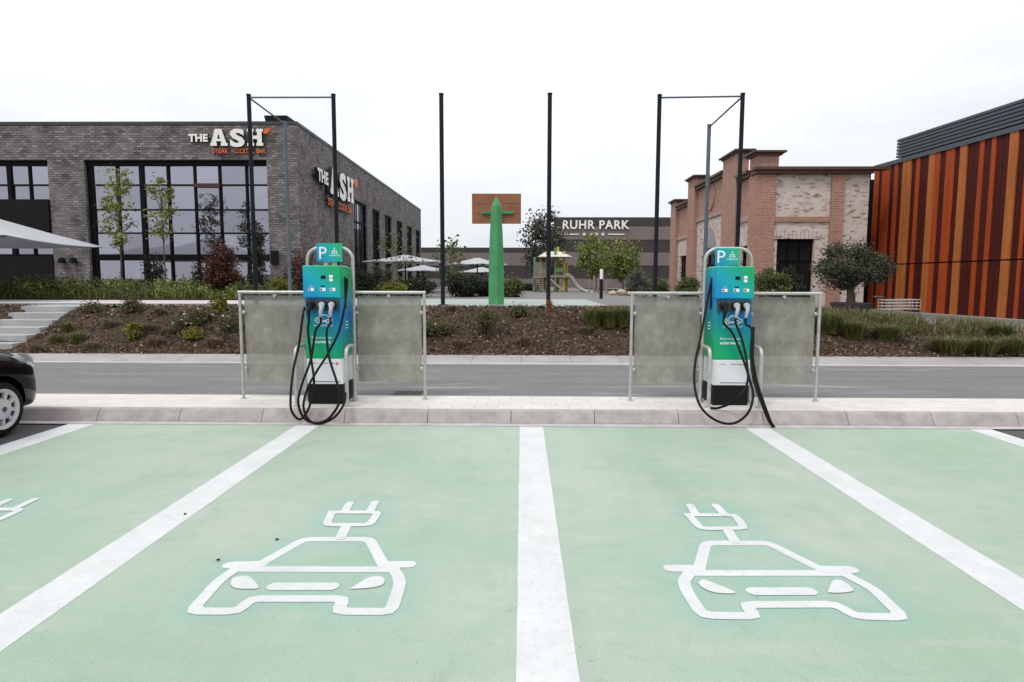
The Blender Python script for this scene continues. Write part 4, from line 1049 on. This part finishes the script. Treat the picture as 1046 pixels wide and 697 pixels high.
text('RUHR PARK', hL * 1.36, M_letter, 'letters', g, (0, -.14, 0), 0, .12, bold=.03, spacing=1.1, fit=at(642, 230, MY).x - at(574, 230, MY).x)
zz = mz(239.5) - mz(234)
for x in (-4.0, 1.6): MB().box(x, x + 2, -.1, 0, zz - .06, zz + .06).build('rule_line', M_letter, g)
for x in (-1.35, -.55, .15, .95):
    b = MB(); b.prism([((.26 if k % 2 == 0 else .12) * math.sin(k * math.pi / 5) + x, zz + (.26 if k % 2 == 0 else .12) * math.cos(k * math.pi / 5)) for k in range(10)], -.12, 0, lambda u, v, h: (u, h, v)); b.build('star', M_letter, g)

# ------------------------------------------------------------------ parasols
def parasol(label, cx, cy, z0, ze, za, half, rot, n=8, group='white cafe parasols'):
    t = thing('parasol', label, 'parasol', (cx, cy, z0), group); t.rotation_euler.z = rot
    ze -= z0; za -= z0; b = MB(); ns = 4 if n == 4 else 8
    ring = [(half * (1 if n == 8 else 1.0) * math.cos(2 * math.pi * k / ns), half * math.sin(2 * math.pi * k / ns)) for k in range(ns)]
    lev = [(1, ze), (.66, ze + (za - ze) * .30), (.33, ze + (za - ze) * .63), (.05, za)]
    vs = []; M_ = ns * 4
    for f_, z in lev:
        for k in range(M_):
            i, u = divmod(k, 4); u /= 4; a, c = ring[i], ring[(i + 1) % ns]
            sag = -.05 * 4 * u * (1 - u) * f_ * half * .35
            vs.append(((a[0] * (1 - u) + c[0] * u) * f_, (a[1] * (1 - u) + c[1] * u) * f_, z + sag))
    fs = [(j * M_ + k, j * M_ + (k + 1) % M_, (j + 1) * M_ + (k + 1) % M_, (j + 1) * M_ + k) for j in range(3) for k in range(M_)] + [tuple(range(3 * M_, 4 * M_))]
    v2 = [(x, y, z - (.018)) for x, y, z in vs]; nv = len(vs)
    fs2 = fs + [tuple(i + nv for i in f)[::-1] for f in fs] + [(k, nv + k, nv + (k + 1) % M_, (k + 1) % M_) for k in range(M_)]
    b.add(vs + v2, fs2); b.build('canopy', M_canopy, t, smooth=True)
    b = MB(); b.tube([(0, 0, .02), (0, 0, za + .08)], .04, 10); b.build('pole', M_pole, t, smooth=True)
    for k in range(ns):
        b = MB(); x, y = ring[k]; b.tube([(x * .98, y * .98, ze - .035), (x * .5, y * .5, ze + (za - ze) * .43 - .03), (x * .06, y * .06, za - .06)], .016, 5)
        b.tube([(x * .55, y * .55, ze + (za - ze) * .38), (x * .03, y * .03, ze - .15)], .014, 5); b.build('rib', M_pole, t)
    b = MB(); b.box(-.4, .4, -.4, .4, .005, .09); b.build('base', M_pot, t, bevel=.02)
    return t
parasol('large square white parasol at the left picture edge before the dark brick building', -18.57, 20.0, 1.1, at(105, 252.5, 24).z, 4.26, 4.7, R(58.3), 4)
for px, pe, pa_, D_, hw, lab in ((414, 267.5, 260.5, 34, 36, 'widest white parasol in front of the side wall of the dark brick building'),
                                 (432, 276.5, 271, 39, 24, 'lower white parasol tucked behind the widest one by the dark side wall'),
                                 (487.5, 270, 263.5, 37, 26, 'white parasol just left of the green basketball stand'),
                                 (492, 278, 273, 42, 20, 'lower white parasol half behind the green basketball stand')):
    a = at(px, pe, D_); parasol(lab, a.x, D_, 1.1, a.z, at(px, pa_, D_).z, hw * 1.2 * D_ / F, .2)

# ------------------------------------------------------------------ playground tower
PD = 40.0
def pw(px, py, d=0): v = at(px, py, PD + d); return v
c = pw(565, 300); t = thing('playground_tower', 'timber playground tower with pale roof, green and yellow posts and a slide rail', 'playground', (c.x, PD, 1.1))
for px, top, m, dy in ((546, 263, M_pgreen, -.6), (553, 263, M_pyell, .8), (558.5, 257, M_pyell, -.5), (567, 254, M_pgreen, -.6), (571, 251.5, M_pyell, .9), (576, 257, M_pyell, -.4), (580, 268, M_pyell, .8)):
    v = pw(px, top); b = MB(); b.tube([(v.x, PD + dy, 1.1), (v.x, PD + dy, v.z)], .085, 10); b.build('green_post' if m is M_pgreen else 'yellow_post', m, t, local=False, smooth=True)
e0, e1, ap = pw(549, 263), pw(583, 266), pw(566, 257); zr = e0.z
b = MB(); b.add([(e0.x, PD - 1.1, zr), (e1.x, PD - 1.1, zr), (e1.x, PD + 1.3, zr), (e0.x, PD + 1.3, zr), (ap.x - .5, PD + .1, ap.z), (ap.x + .4, PD + .1, ap.z)], [(0, 1, 5, 4), (1, 2, 5), (2, 3, 4, 5), (3, 0, 4), (3, 2, 1, 0)]); b.build('roof', mat('pale_roof', (.50, .48, .45), .8), t, local=False)
f0, f1 = pw(546, 283), pw(582, 290); b = MB(); b.box(f0.x, f1.x, PD - .7, PD + 1, 2.0, 2.15)
for k in range(7): b.box(f0.x + .02, pw(562, 280).x, PD - .72, PD - .66, 2.17 + k * .115, 2.26 + k * .115)
b.build('platform', M_wood, t, local=False)
b = MB()
for k in range(6): b.box(pw(545, 0).x, pw(557, 0).x, PD - 1.6 + k * .16, PD - 1.3 + k * .16, 1.25 + k * .14, 1.30 + k * .14)
b.tube([(pw(560, 0).x, PD - .75, 2.1), (pw(577, 0).x, PD - 1.4, 1.15)], .07, 8); b.build('steps', M_wood, t, local=False)
b = MB(); b.tube(spline([pw(578, 280), pw(583, 284), pw(587, 290), pw(592, 295), pw(599, 298), pw(607, 300)], 5), .09, 8); b.tube(spline([pw(580, 280, .7), pw(585, 284, .7), pw(589, 290, .7), pw(594, 295, .7), pw(601, 298, .7), pw(609, 300, .7)], 5), .09, 8); b.build('slide_rail', M_steel, t, local=False, smooth=True)
b = MB(); b.box(pw(569, 0).x, pw(577, 0).x, PD - .68, PD - .62, 2.35, 2.6); b.build('green_panel', M_pgreen, t, local=False)
# balance posts
for i, (px, top, lab) in enumerate(((602, 285, 'leftmost weathered timber post right of the slide'), (607, 282, 'taller weathered timber post between slide and white topped bollard'), (611, 284, 'weathered timber post next to the white topped bollard'), (619.5, 287, 'weathered timber post right of the white topped bollard'))):
    v = at(px, top, 38); b = MB(); b.tube([(0, 0, 0), (.02, 0, (v.z - 1.1) * .5), (0, 0, v.z - 1.1)], [.075, .07, .06], 8); o = b.build('timber_post', M_wood, smooth=True); o.location = (v.x, 38, 1.1); tag(o, lab, 'post', 'timber posts of the playground')
v = at(614.5, 275, 24); tl = thing('light_bollard', 'slim dark bollard light with white top beside the playground', 'bollard light', (v.x, 24, zc(v.x)))
b = MB(); b.tube([(0, 0, 0), (0, 0, v.z - zc(v.x) - .38)], .065, 12); b.build('post', M_pole, tl, smooth=True)
b = MB(); b.tube([(0, 0, v.z - zc(v.x) - .378), (0, 0, v.z - zc(v.x))], .066, 12); b.build('lamp_head', M_white, tl, smooth=True)
# rock pile
for i, (px, s_, lab) in enumerate(((626, .22, 'pale boulder at the left end of the rock row'), (634.5, .30, 'largest pale boulder in the rock row'), (643, .22, 'pale boulder right of the largest one in the rock row'), (650, .18, 'small pale boulder behind the guard rail corner'), (658, .22, 'pale boulder at the right end of the rock row'))):
    v = at(px, 303, 33); bm = bmesh.new(); bmesh.ops.create_icosphere(bm, subdivisions=3, radius=s_); rr = np.random.default_rng(i + 40)
    ks = rr.normal(size=(9, 3))
    for vert in bm.verts:
        d = vert.co.normalized(); vert.co *= .78 + .12 * sum(max(0, d.dot(Vector(kk).normalized())) ** 6 for kk in ks) + rr.normal() * .012; vert.co.z *= .7
    me = bpy.data.meshes.new('boulder'); bm.to_mesh(me); bm.free(); o = link('boulder', me, M_rock); o.location = (v.x, 33, zc(v.x) + s_ * .5); tag(o, lab, 'rock', 'pale boulders by the playground')

# ------------------------------------------------------------------ trees and plants
def tr(name, label, px, pyt, pyb, D_, wpx, base_z, ml, mb=M_bark, **k):
    v = at(px, pyt, D_); cb = at(px, pyb, D_).z - base_z
    return tree(name, label, (v.x, D_, base_z), v.z - base_z, max(.12, wpx * D_ / F / 2 - .7 * k.get('cs', .18)), cb, ml, mb, **k)
tr('young_tree', 'slim light green young tree before the big window, taller of the pair', 118, 166, 256, 24.5, 35, 1.12, L_light, tr=.04, ncl=44, per=30, cs=.12, leaf=.065, shape='ell', seed=11)
tr('young_tree', 'slim light green young tree before the big window, right of the taller one', 163.5, 178, 250, 24.5, 26, 1.12, L_light, tr=.035, ncl=36, per=30, cs=.11, leaf=.062, seed=12)
tr('red_shrub', 'dark red leaved conical shrub before the big window', 225.5, 241, 298, 22.5, 48, 1.12, L_red, tr=.03, ncl=100, per=60, cs=.12, leaf=.05, shape='cone', seed=13, cat='shrub', hollow=.05)
tr('red_shrub', 'red leaved shrub before the brick corner behind the left charging station', 304, 254, 300, 22.5, 34, 1.12, L_red, tr=.03, ncl=50, per=45, cs=.12, leaf=.05, seed=14, cat='shrub', hollow=.1)
tr('evergreen_shrub', 'narrow dark evergreen by the right end of the big window', 262, 228, 300, 25.5, 17, 1.12, L_dark, tr=.03, ncl=60, per=40, cs=.12, leaf=.05, shape='column', seed=15, cat='shrub', hollow=.1)
tr('evergreen_shrub', 'small dark evergreen below the slim trees, left of the dark red shrub', 203, 262, 300, 25.5, 16, 1.12, L_dark, tr=.03, ncl=40, per=40, cs=.1, leaf=.05, shape='cone', seed=16, cat='shrub', hollow=.05)
tr('evergreen_shrub', 'bushy dark shrub below the slim trees in front of the big window', 158, 264, 300, 25.5, 22, 1.12, L_dark, tr=.03, ncl=40, per=40, cs=.12, leaf=.05, seed=17, cat='shrub')
bush('yellow_shrub', 'small yellow orange shrub at the foot of the brick corner', (at(287, 298, 22).x, 22, 1.12), .75, .32, L_yell, 21)
tr('leafy_tree', 'tall dark wispy tree behind the playground tower', 556, 213, 283, 46, 44, 1.1, L_olive, M_bark, tr=.12, ncl=60, per=70, cs=.32, leaf=.12, seed=22)
tr('leafy_tree', 'yellow green round tree in front of the distant hall letters', 609, 242, 284, 42, 38, 1.1, L_light, M_bark2, tr=.08, ncl=46, per=60, cs=.22, leaf=.10, seed=23)
tr('leafy_tree', 'slightly duller green tree right of the yellow green one', 637, 243, 286, 43, 36, 1.1, L_light, M_bark2, tr=.08, ncl=44, per=56, cs=.24, leaf=.10, seed=24)
tr('round_shrub', 'grey green ball shaped shrub beside the boulders', 652, 276, 303, 35, 26, zc(6.8), L_greyg, tr=.05, ncl=50, per=70, cs=.13, leaf=.05, seed=25, cat='shrub', hollow=.3)
tr('sapling', 'thin sparse sapling left of the tall single post, among the parasols', 404, 236, 292, 30, 56, 1.1, L_mid, M_bark2, tr=.03, ncl=26, per=14, cs=.24, leaf=.07, seed=26, hollow=.2)
tr('fig_tree', 'small tree with stubby upright branches right of the tall single post', 461, 241, 290, 27, 34, 1.1, L_mid, M_bark2, tr=.06, ncl=22, per=26, cs=.16, leaf=.08, seed=27)
tr('olive_tree', 'olive tree with gnarled trunk in a wide dark pot by the striped boards', 871, 252, 295, 25.5, 70, .75, L_olive, M_bark, tr=.19, ncl=58, per=190, cs=.19, leaf=.055, seed=29, hollow=.35)
v = at(872, 320, 25.3); pt = MB(); pt.lathe([(.45, 0), (.6, .06), (.76, .30), (.80, .42), (.74, .43), (.7, .36), (.05, .34)], 32)
o = pt.build('planter', M_pot, smooth=True); o.location = (v.x, 25.5, zc(v.x) + .05); tag(o, 'wide dark bowl planter holding the olive tree', 'planter')
for px, pt_, pb_, w, D_, ml, lab, sd in ((790, 272, 300, 36, 25, L_mid, 'rounded green shrub right of the right charging station', 31), (806, 276, 301, 20, 25.4, L_dark, 'smaller dark shrub right of the rounded green one, before the dark door', 32),
                                     (703, 286, 302, 18, 30, L_mid, 'low green shrub at the far end of the red brick side wall', 33)):
    v = at(px, pt_, D_); z0 = zc(v.x); bush('garden_shrub', lab, (v.x, D_, z0), v.z - z0, w * D_ / F / 2, ml, sd, .05, 40, 120, .13)
# hedges behind the court
for i, (px, top, w, D_, ml, lab) in enumerate(((362, 272, 34, 25, L_dark, 'dark hedge shrub beside the left charging station sign'), (392, 279, 40, 25, L_dark, 'broad dark shrub below the widest parasol'), (402, 291, 24, 24.4, L_yell, 'small yellow green shrub in front of the broad dark one'),
                                             (425, 284, 34, 26, L_dark, 'dark shrub left of the tall single post'), (474, 283, 34, 26, L_dark, 'dark shrub between tall single post and green stand'), (492, 285, 24, 27, L_dark, 'dark shrub touching the left edge of the green stand'),
                                             (521, 285, 22, 26, L_mid, 'green shrub touching the right edge of the green stand'), (541, 291, 26, 44, L_dark, 'low dark shrub at the foot of the playground tower'),
                                             (672, 282, 22, 40, L_mid, 'leafy shrub behind the round grey green one'), (330, 280, 30, 25, L_dark, 'dark shrub hidden behind the left charging station'))):
    v = at(px, top, D_); bush('hedge_shrub', lab, (v.x, D_, 1.1), max(.4, v.z - 1.1), w * D_ / F / 2, ml, 50 + i, .05, 34, 130, .13, 'shrubs behind the ball court')
# left ground cover band
rng = np.random.default_rng(77); n = 5000
bxs = rng.uniform(-24, -8.2, n); bys = 20.8 + rng.beta(1.2, 1.2, n) * 3.4; hs = .35 + .28 * np.sin(bxs * 1.9) * np.sin(bys * 2.1)
B = np.stack([bxs, bys, np.full(n, 1.15)], 1); V, Fc = blades(B, .40, .4, .013, rng)
me = bpy.data.meshes.new('ground_cover'); me.from_pydata(V.tolist(), [], Fc); o = link('ground_cover', me, L_grassy); tag(o, 'yellow green ground cover in the bed before the dark brick building', 'ground cover', kind='stuff')
P, _ = blob_points(rng, (-16, 22.3, 1.42), (8, 1.5, .32), 170, 65, .14, hollow=0); P[:, 2] = np.clip(P[:, 2], 1.17, 2.2)
o = leafobj('leafy_ground_cover', P, .05, L_mid, None, rng); tag(o, 'mid green leafy plants mixed into the bed before the dark brick building', 'ground cover', kind='stuff')
P, _ = blob_points(rng, (-16, 22.0, 1.40), (8, 1.2, .34), 130, 55, .13, hollow=0); P[:, 2] = np.clip(P[:, 2], 1.17, 2.2)
o = leafobj('bright_ground_cover', P, .05, L_light, None, rng); tag(o, 'bright yellow green leaves dotted through the bed before the dark brick building', 'ground cover', kind='stuff')
# right bank grasses (mass) following the slope
n = 15000; gx = rng.uniform(5.3, 17, n); gy = 13.6 + rng.uniform(0, 1, n) * np.where(gx > 11, 2.6, 3.6)
keep = (np.sin(gx * 2.3 + 1) * np.sin(gy * 2.9) + .55 * np.sin(gx * .9 + gy * 1.3) > -.25) & (gy > 14.6 - .12 * (gx - 8))
gx, gy = gx[keep], gy[keep]; B = np.stack([gx, gy, [terrain(a, c) - .02 for a, c in zip(gx, gy)]], 1)
V, Fc = blades(B, .36, .34, .010, rng); me = bpy.data.meshes.new('bank_grass'); me.from_pydata(V.tolist(), [], Fc); o = link('bank_grass', me, L_grass); tag(o, 'green grass covering the top of the right bank', 'grass', kind='stuff')
k = rng.uniform(size=len(B)) < .33; V, Fc = blades(B[k] + rng.normal(size=(k.sum(), 3)) * (.1, .1, 0), .36, .40, .009, rng); me = bpy.data.meshes.new('dry_grass'); me.from_pydata(V.tolist(), [], Fc); o = link('dry_grass', me, L_dry); tag(o, 'dry straw coloured grass mixed into the right bank', 'grass', kind='stuff')
# sparse weeds over the mulch
n = 2600; cl_ = np.stack([rng.uniform(-16, 16, 170), rng.uniform(BY0 + .15, BY1, 170)], 1); kk = rng.integers(0, 170, n); wx = cl_[kk, 0] + rng.normal(size=n) * .09; wy = np.clip(cl_[kk, 1] + rng.normal(size=n) * .09, BY0 + .05, BY1 + .2)
ok = ~((wx > -12.5) & (wx < -10.95)); wx, wy, kk = wx[ok], wy[ok], kk[ok]; B = np.stack([wx, wy, [terrain(a, c) - .01 for a, c in zip(wx, wy)]], 1)
for sel, nm2, m2, lab in ((kk % 3 != 0, 'dry_weeds', L_dry, 'sparse dry weeds scattered over the mulch bank'), (kk % 3 == 0, 'green_weeds', L_grass, 'sparse small green weeds scattered over the mulch bank')):
    V, Fc = blades(B[sel], .13, .12, .007, rng); me = bpy.data.meshes.new(nm2); me.from_pydata(V.tolist(), [], Fc); o = link(nm2, me, m2); tag(o, lab, 'weeds', kind='stuff')
# individual plants on the bank
def bankpt(px, py):
    Y = BY0
    for _ in range(400):
        v = at(px, py, Y)
        if v.z <= terrain(v.x, Y) or Y > BY1 + .3: break
        Y += .01
    return (v.x, Y, terrain(v.x, Y))
def bt(px, py, h, r, m, lab, n=240, w=.006): 
    global SD; SD += 1; tuft('grass_tuft', lab, bankpt(px, py), h, r, m, n, SD, w, 'grass tufts on the mulch bank')
def bb(px, py, h, r, m, lab, **k):
    global SD; SD += 1; k.setdefault('leaf', .028); k.setdefault('cs', .085); k.setdefault('n', 14); k.setdefault('per', 75)
    bush('bank_shrub', lab, bankpt(px, py), h * .85, r * .8, m, SD, group='small shrubs on the mulch bank', **k)
SD = 100
bb(137, 347, .42, .15, L_yell, 'bright yellow green little bush low on the left bank', n=24, per=80, cs=.055, leaf=.03)
bb(136, 318, .30, .16, L_dull, 'dark little bush at the top of the left bank')
bb(225, 318, .48, .12, L_yell, 'spiky yellow green plant at the top of the bank near the left guard rail', leaf=.05, n=12, per=50)
bb(186, 336, .30, .26, L_dull, 'low shrub with white flowers on the left bank', flowers=7, n=10)
bb(208, 331, .38, .32, L_dull, 'wider flowering shrub right of the low white flowered one', flowers=6)
bb(238, 338, .42, .30, L_dull, 'flowering shrub partly behind the left guard rail glass', flowers=5)
bb(199, 345, .16, .12, L_yell, 'small yellowish plant below the wider flowering shrub')
bb(438, 342, .34, .26, L_dull, 'low flowering shrub right of the left guard rail', flowers=6)
bb(458, 341, .26, .30, L_dull, 'flat spreading shrub next to the low flowering one', n=12)
bb(498, 342, .60, .20, L_dull, 'upright yellowish shrub below the green basketball stand', n=22, per=60, cs=.08)
bb(532, 322, .20, .12, L_dull, 'small dull plant at the bank top right of the green stand')
bb(95, 318, .14, .18, L_dull, 'flat green plant at the bank top beside the stairs')
bt(68, 339, .30, .28, L_grass, 'green grass tuft nearest the stairs'); bt(57, 351, .26, .30, L_grass, 'green grass tuft low beside the stairs')
bt(80, 350, .30, .34, L_grass, 'round green grass tuft in front of the one nearest the stairs'); bt(37, 360, .24, .25, L_dry, 'dry tuft at the foot of the stairs')
bt(112, 335, .26, .30, L_dry, 'dry brown tuft left of the bright yellow green bush'); bt(94, 357, .24, .28, L_dry, 'dry brown tuft at the lower edge of the left bank')
bt(152, 338, .25, .32, L_dry, 'dry brown tuft right of the bright yellow green bush'); bt(158, 354, .30, .32, L_dry, 'pale dry tuft below the white flowered shrub')
bt(172, 342, .24, .3, L_dry, 'dry tuft between the bright bush and the flowers'); bt(218, 354, .28, .3, L_dry, 'dry tuft low near the left guard rail post')
bt(162, 322, .26, .22, L_dry, 'dry tuft at the top of the left bank'); bt(561, 318, .34, .14, mat('rusty', (.28, .11, .04), .9), 'rusty orange tuft at the foot of the post by the playground')
bt(536, 352, .26, .26, L_dry, 'dry brown tuft low in the middle of the bank'); bt(468, 354, .22, .26, L_dry, 'dry brown tuft low between left rail and green stand')
bt(598, 340, .2, .3, L_dry, 'dry tuft left of the thick green grass clump'); bt(462, 318, .2, .2, L_dry, 'small dry tuft at the foot of the post left of the green stand')
for px, py, h, r, lab in ((606, 333, .50, .42, 'thick green grass clump at the bank top, left of the trio'), (622, 334, .50, .40, 'middle green grass clump of the trio at the bank top'), (637, 333, .52, .45, 'green grass clump beside the right guard rail post'),
                          (846, 340, .60, .62, 'tall green grass clump just right of the right guard rail'), (872, 345, .46, .55, 'green grass clump below the olive tree planter'), (905, 346, .40, .55, 'green grass clump below the shopping cart'),
                          (968, 361, .44, .66, 'dark green grass clump low on the right bank, left of the pair'), (1003, 362, .44, .6, 'dark green grass clump low on the right bank, middle one'), (1034, 361, .44, .6, 'dark green grass clump low at the right picture edge'),
                          (1020, 347, .46, .6, 'green grass clump below the concrete plinth of the striped boards')):
    SD += 1; tuft('grass_clump', lab, bankpt(px, py), h, r, L_grass, 800, SD, .008, 'green grass clumps on the right bank', 'ornamental grass')

# ------------------------------------------------------------------ shopping cart by the striped wall
v = at(918, 319, 20.5); z0 = zc(v.x); t = thing('shopping_cart', 'low metal cart lying in the grass before the striped boards', 'shopping cart', (v.x, 20.5, z0))
b = MB(); L2 = .52; W2 = .3
for z in (.36, .46, .56, .66): b.tube([(-L2, -W2, z), (L2, -W2 * .8, z + .02), (L2, W2 * .8, z + .02), (-L2, W2, z), (-L2, -W2, z)], .012, 6)
for k in range(9):
    x = -L2 + 2 * L2 * k / 8
    for s_ in (-1, 1): b.tube([(x, s_ * W2 * .92, .36), (x, s_ * W2 * .95, .67)], .009, 5)
    b.tube([(x, -W2 * .9, .36), (x, W2 * .9, .36)], .008, 5)
b.build('basket', M_steel, t)
b = MB(); b.tube([(-L2 - .15, -W2, .76), (-L2 - .15, W2, .76)], .025, 8); b.build('handle', M_pot, t)
b = MB()
for x in (-.5, .5):
    for y in (-.24, .24): b.tube([(x, y, .40), (x, y, .08)], .012, 6); b.lathe([(.02, -.015), (.06, -.015), (.06, .015), (.02, .015)], 12, Matrix.Translation((x, y, .06)) @ Matrix.Rotation(R(90), 4, 'X'))
b.build('casters', M_black, t)

# ------------------------------------------------------------------ light, sky, render
EL, AZM = R(58), R(218)       # sun high behind the camera, to its left (azimuth from +Y, clockwise)
w = bpy.data.worlds.new('World'); sc.world = w; w.use_nodes = True; nt = w.node_tree; bg = nt.nodes['Background']
sky = nt.nodes.new('ShaderNodeTexSky'); sky.sky_type = 'NISHITA'; sky.sun_disc = False; sky.sun_elevation = EL; sky.sun_rotation = AZM
tc = nt.nodes.new('ShaderNodeTexCoord'); sp = nt.nodes.new('ShaderNodeSeparateXYZ'); nt.links.new(tc.outputs['Generated'], sp.inputs[0])
rp = nt.nodes.new('ShaderNodeValToRGB'); nt.links.new(sp.outputs[2], rp.inputs[0])     # overcast: brightest overhead
SKYK = 10.0
e = rp.color_ramp.elements
for pos, val in ((0, .80), (.12, .82), (.42, .845), (1, 1.60)):
    q = e[0] if pos == 0 else e[1] if pos == 1 else e.new(pos); q.position = pos; q.color = (val * .97, val * .99, val * 1.01, 1)
mp = nt.nodes.new('ShaderNodeMapping'); mp.inputs['Scale'].default_value = (1, 1, 3.5); nt.links.new(tc.outputs['Generated'], mp.inputs[0])
nz = nt.nodes.new('ShaderNodeTexNoise'); nz.inputs['Scale'].default_value = 2.2; nz.inputs['Detail'].default_value = 5; nt.links.new(mp.outputs[0], nz.inputs['Vector'])
nr = nt.nodes.new('ShaderNodeValToRGB'); nr.color_ramp.elements[0].position = .3; nr.color_ramp.elements[0].color = (.83, .855, .88, 1); nr.color_ramp.elements[1].position = .62; nr.color_ramp.elements[1].color = (1.02, 1.02, 1.02, 1); nt.links.new(nz.outputs['Fac'], nr.inputs[0])
m1 = nt.nodes.new('ShaderNodeMix'); m1.data_type = 'RGBA'; m1.blend_type = 'MULTIPLY'; m1.inputs[0].default_value = 1; nt.links.new(rp.outputs[0], m1.inputs[6]); nt.links.new(nr.outputs[0], m1.inputs[7])
sc1 = nt.nodes.new('ShaderNodeVectorMath'); sc1.operation = 'SCALE'; sc1.inputs[3].default_value = SKYK; nt.links.new(m1.outputs[2], sc1.inputs[0])
m2 = nt.nodes.new('ShaderNodeMix'); m2.data_type = 'RGBA'; m2.inputs[0].default_value = .94; nt.links.new(sky.outputs[0], m2.inputs[6]); nt.links.new(sc1.outputs[0], m2.inputs[7])
nt.links.new(m2.outputs[2], bg.inputs[0]); bg.inputs[1].default_value = .1
sd = bpy.data.lights.new('sun', 'SUN'); sd.energy = 1.35; sd.angle = R(14); sd.color = (1, .97, .93)
so = bpy.data.objects.new('sun', sd); COL.objects.link(so)
dv = Vector((math.sin(AZM) * math.cos(EL), math.cos(AZM) * math.cos(EL), math.sin(EL)))
so.rotation_euler = dv.to_track_quat('Z', 'Y').to_euler()
sc.render.engine = 'CYCLES'; sc.cycles.samples = 128; sc.cycles.use_denoising = True
sc.cycles.max_bounces = 6; sc.cycles.transparent_max_bounces = 12
sc.view_settings.view_transform = 'Standard'; sc.view_settings.look = 'None'; sc.view_settings.gamma = 1; sc.view_settings.exposure = .2
sc.render.resolution_x, sc.render.resolution_y = 1024, 682
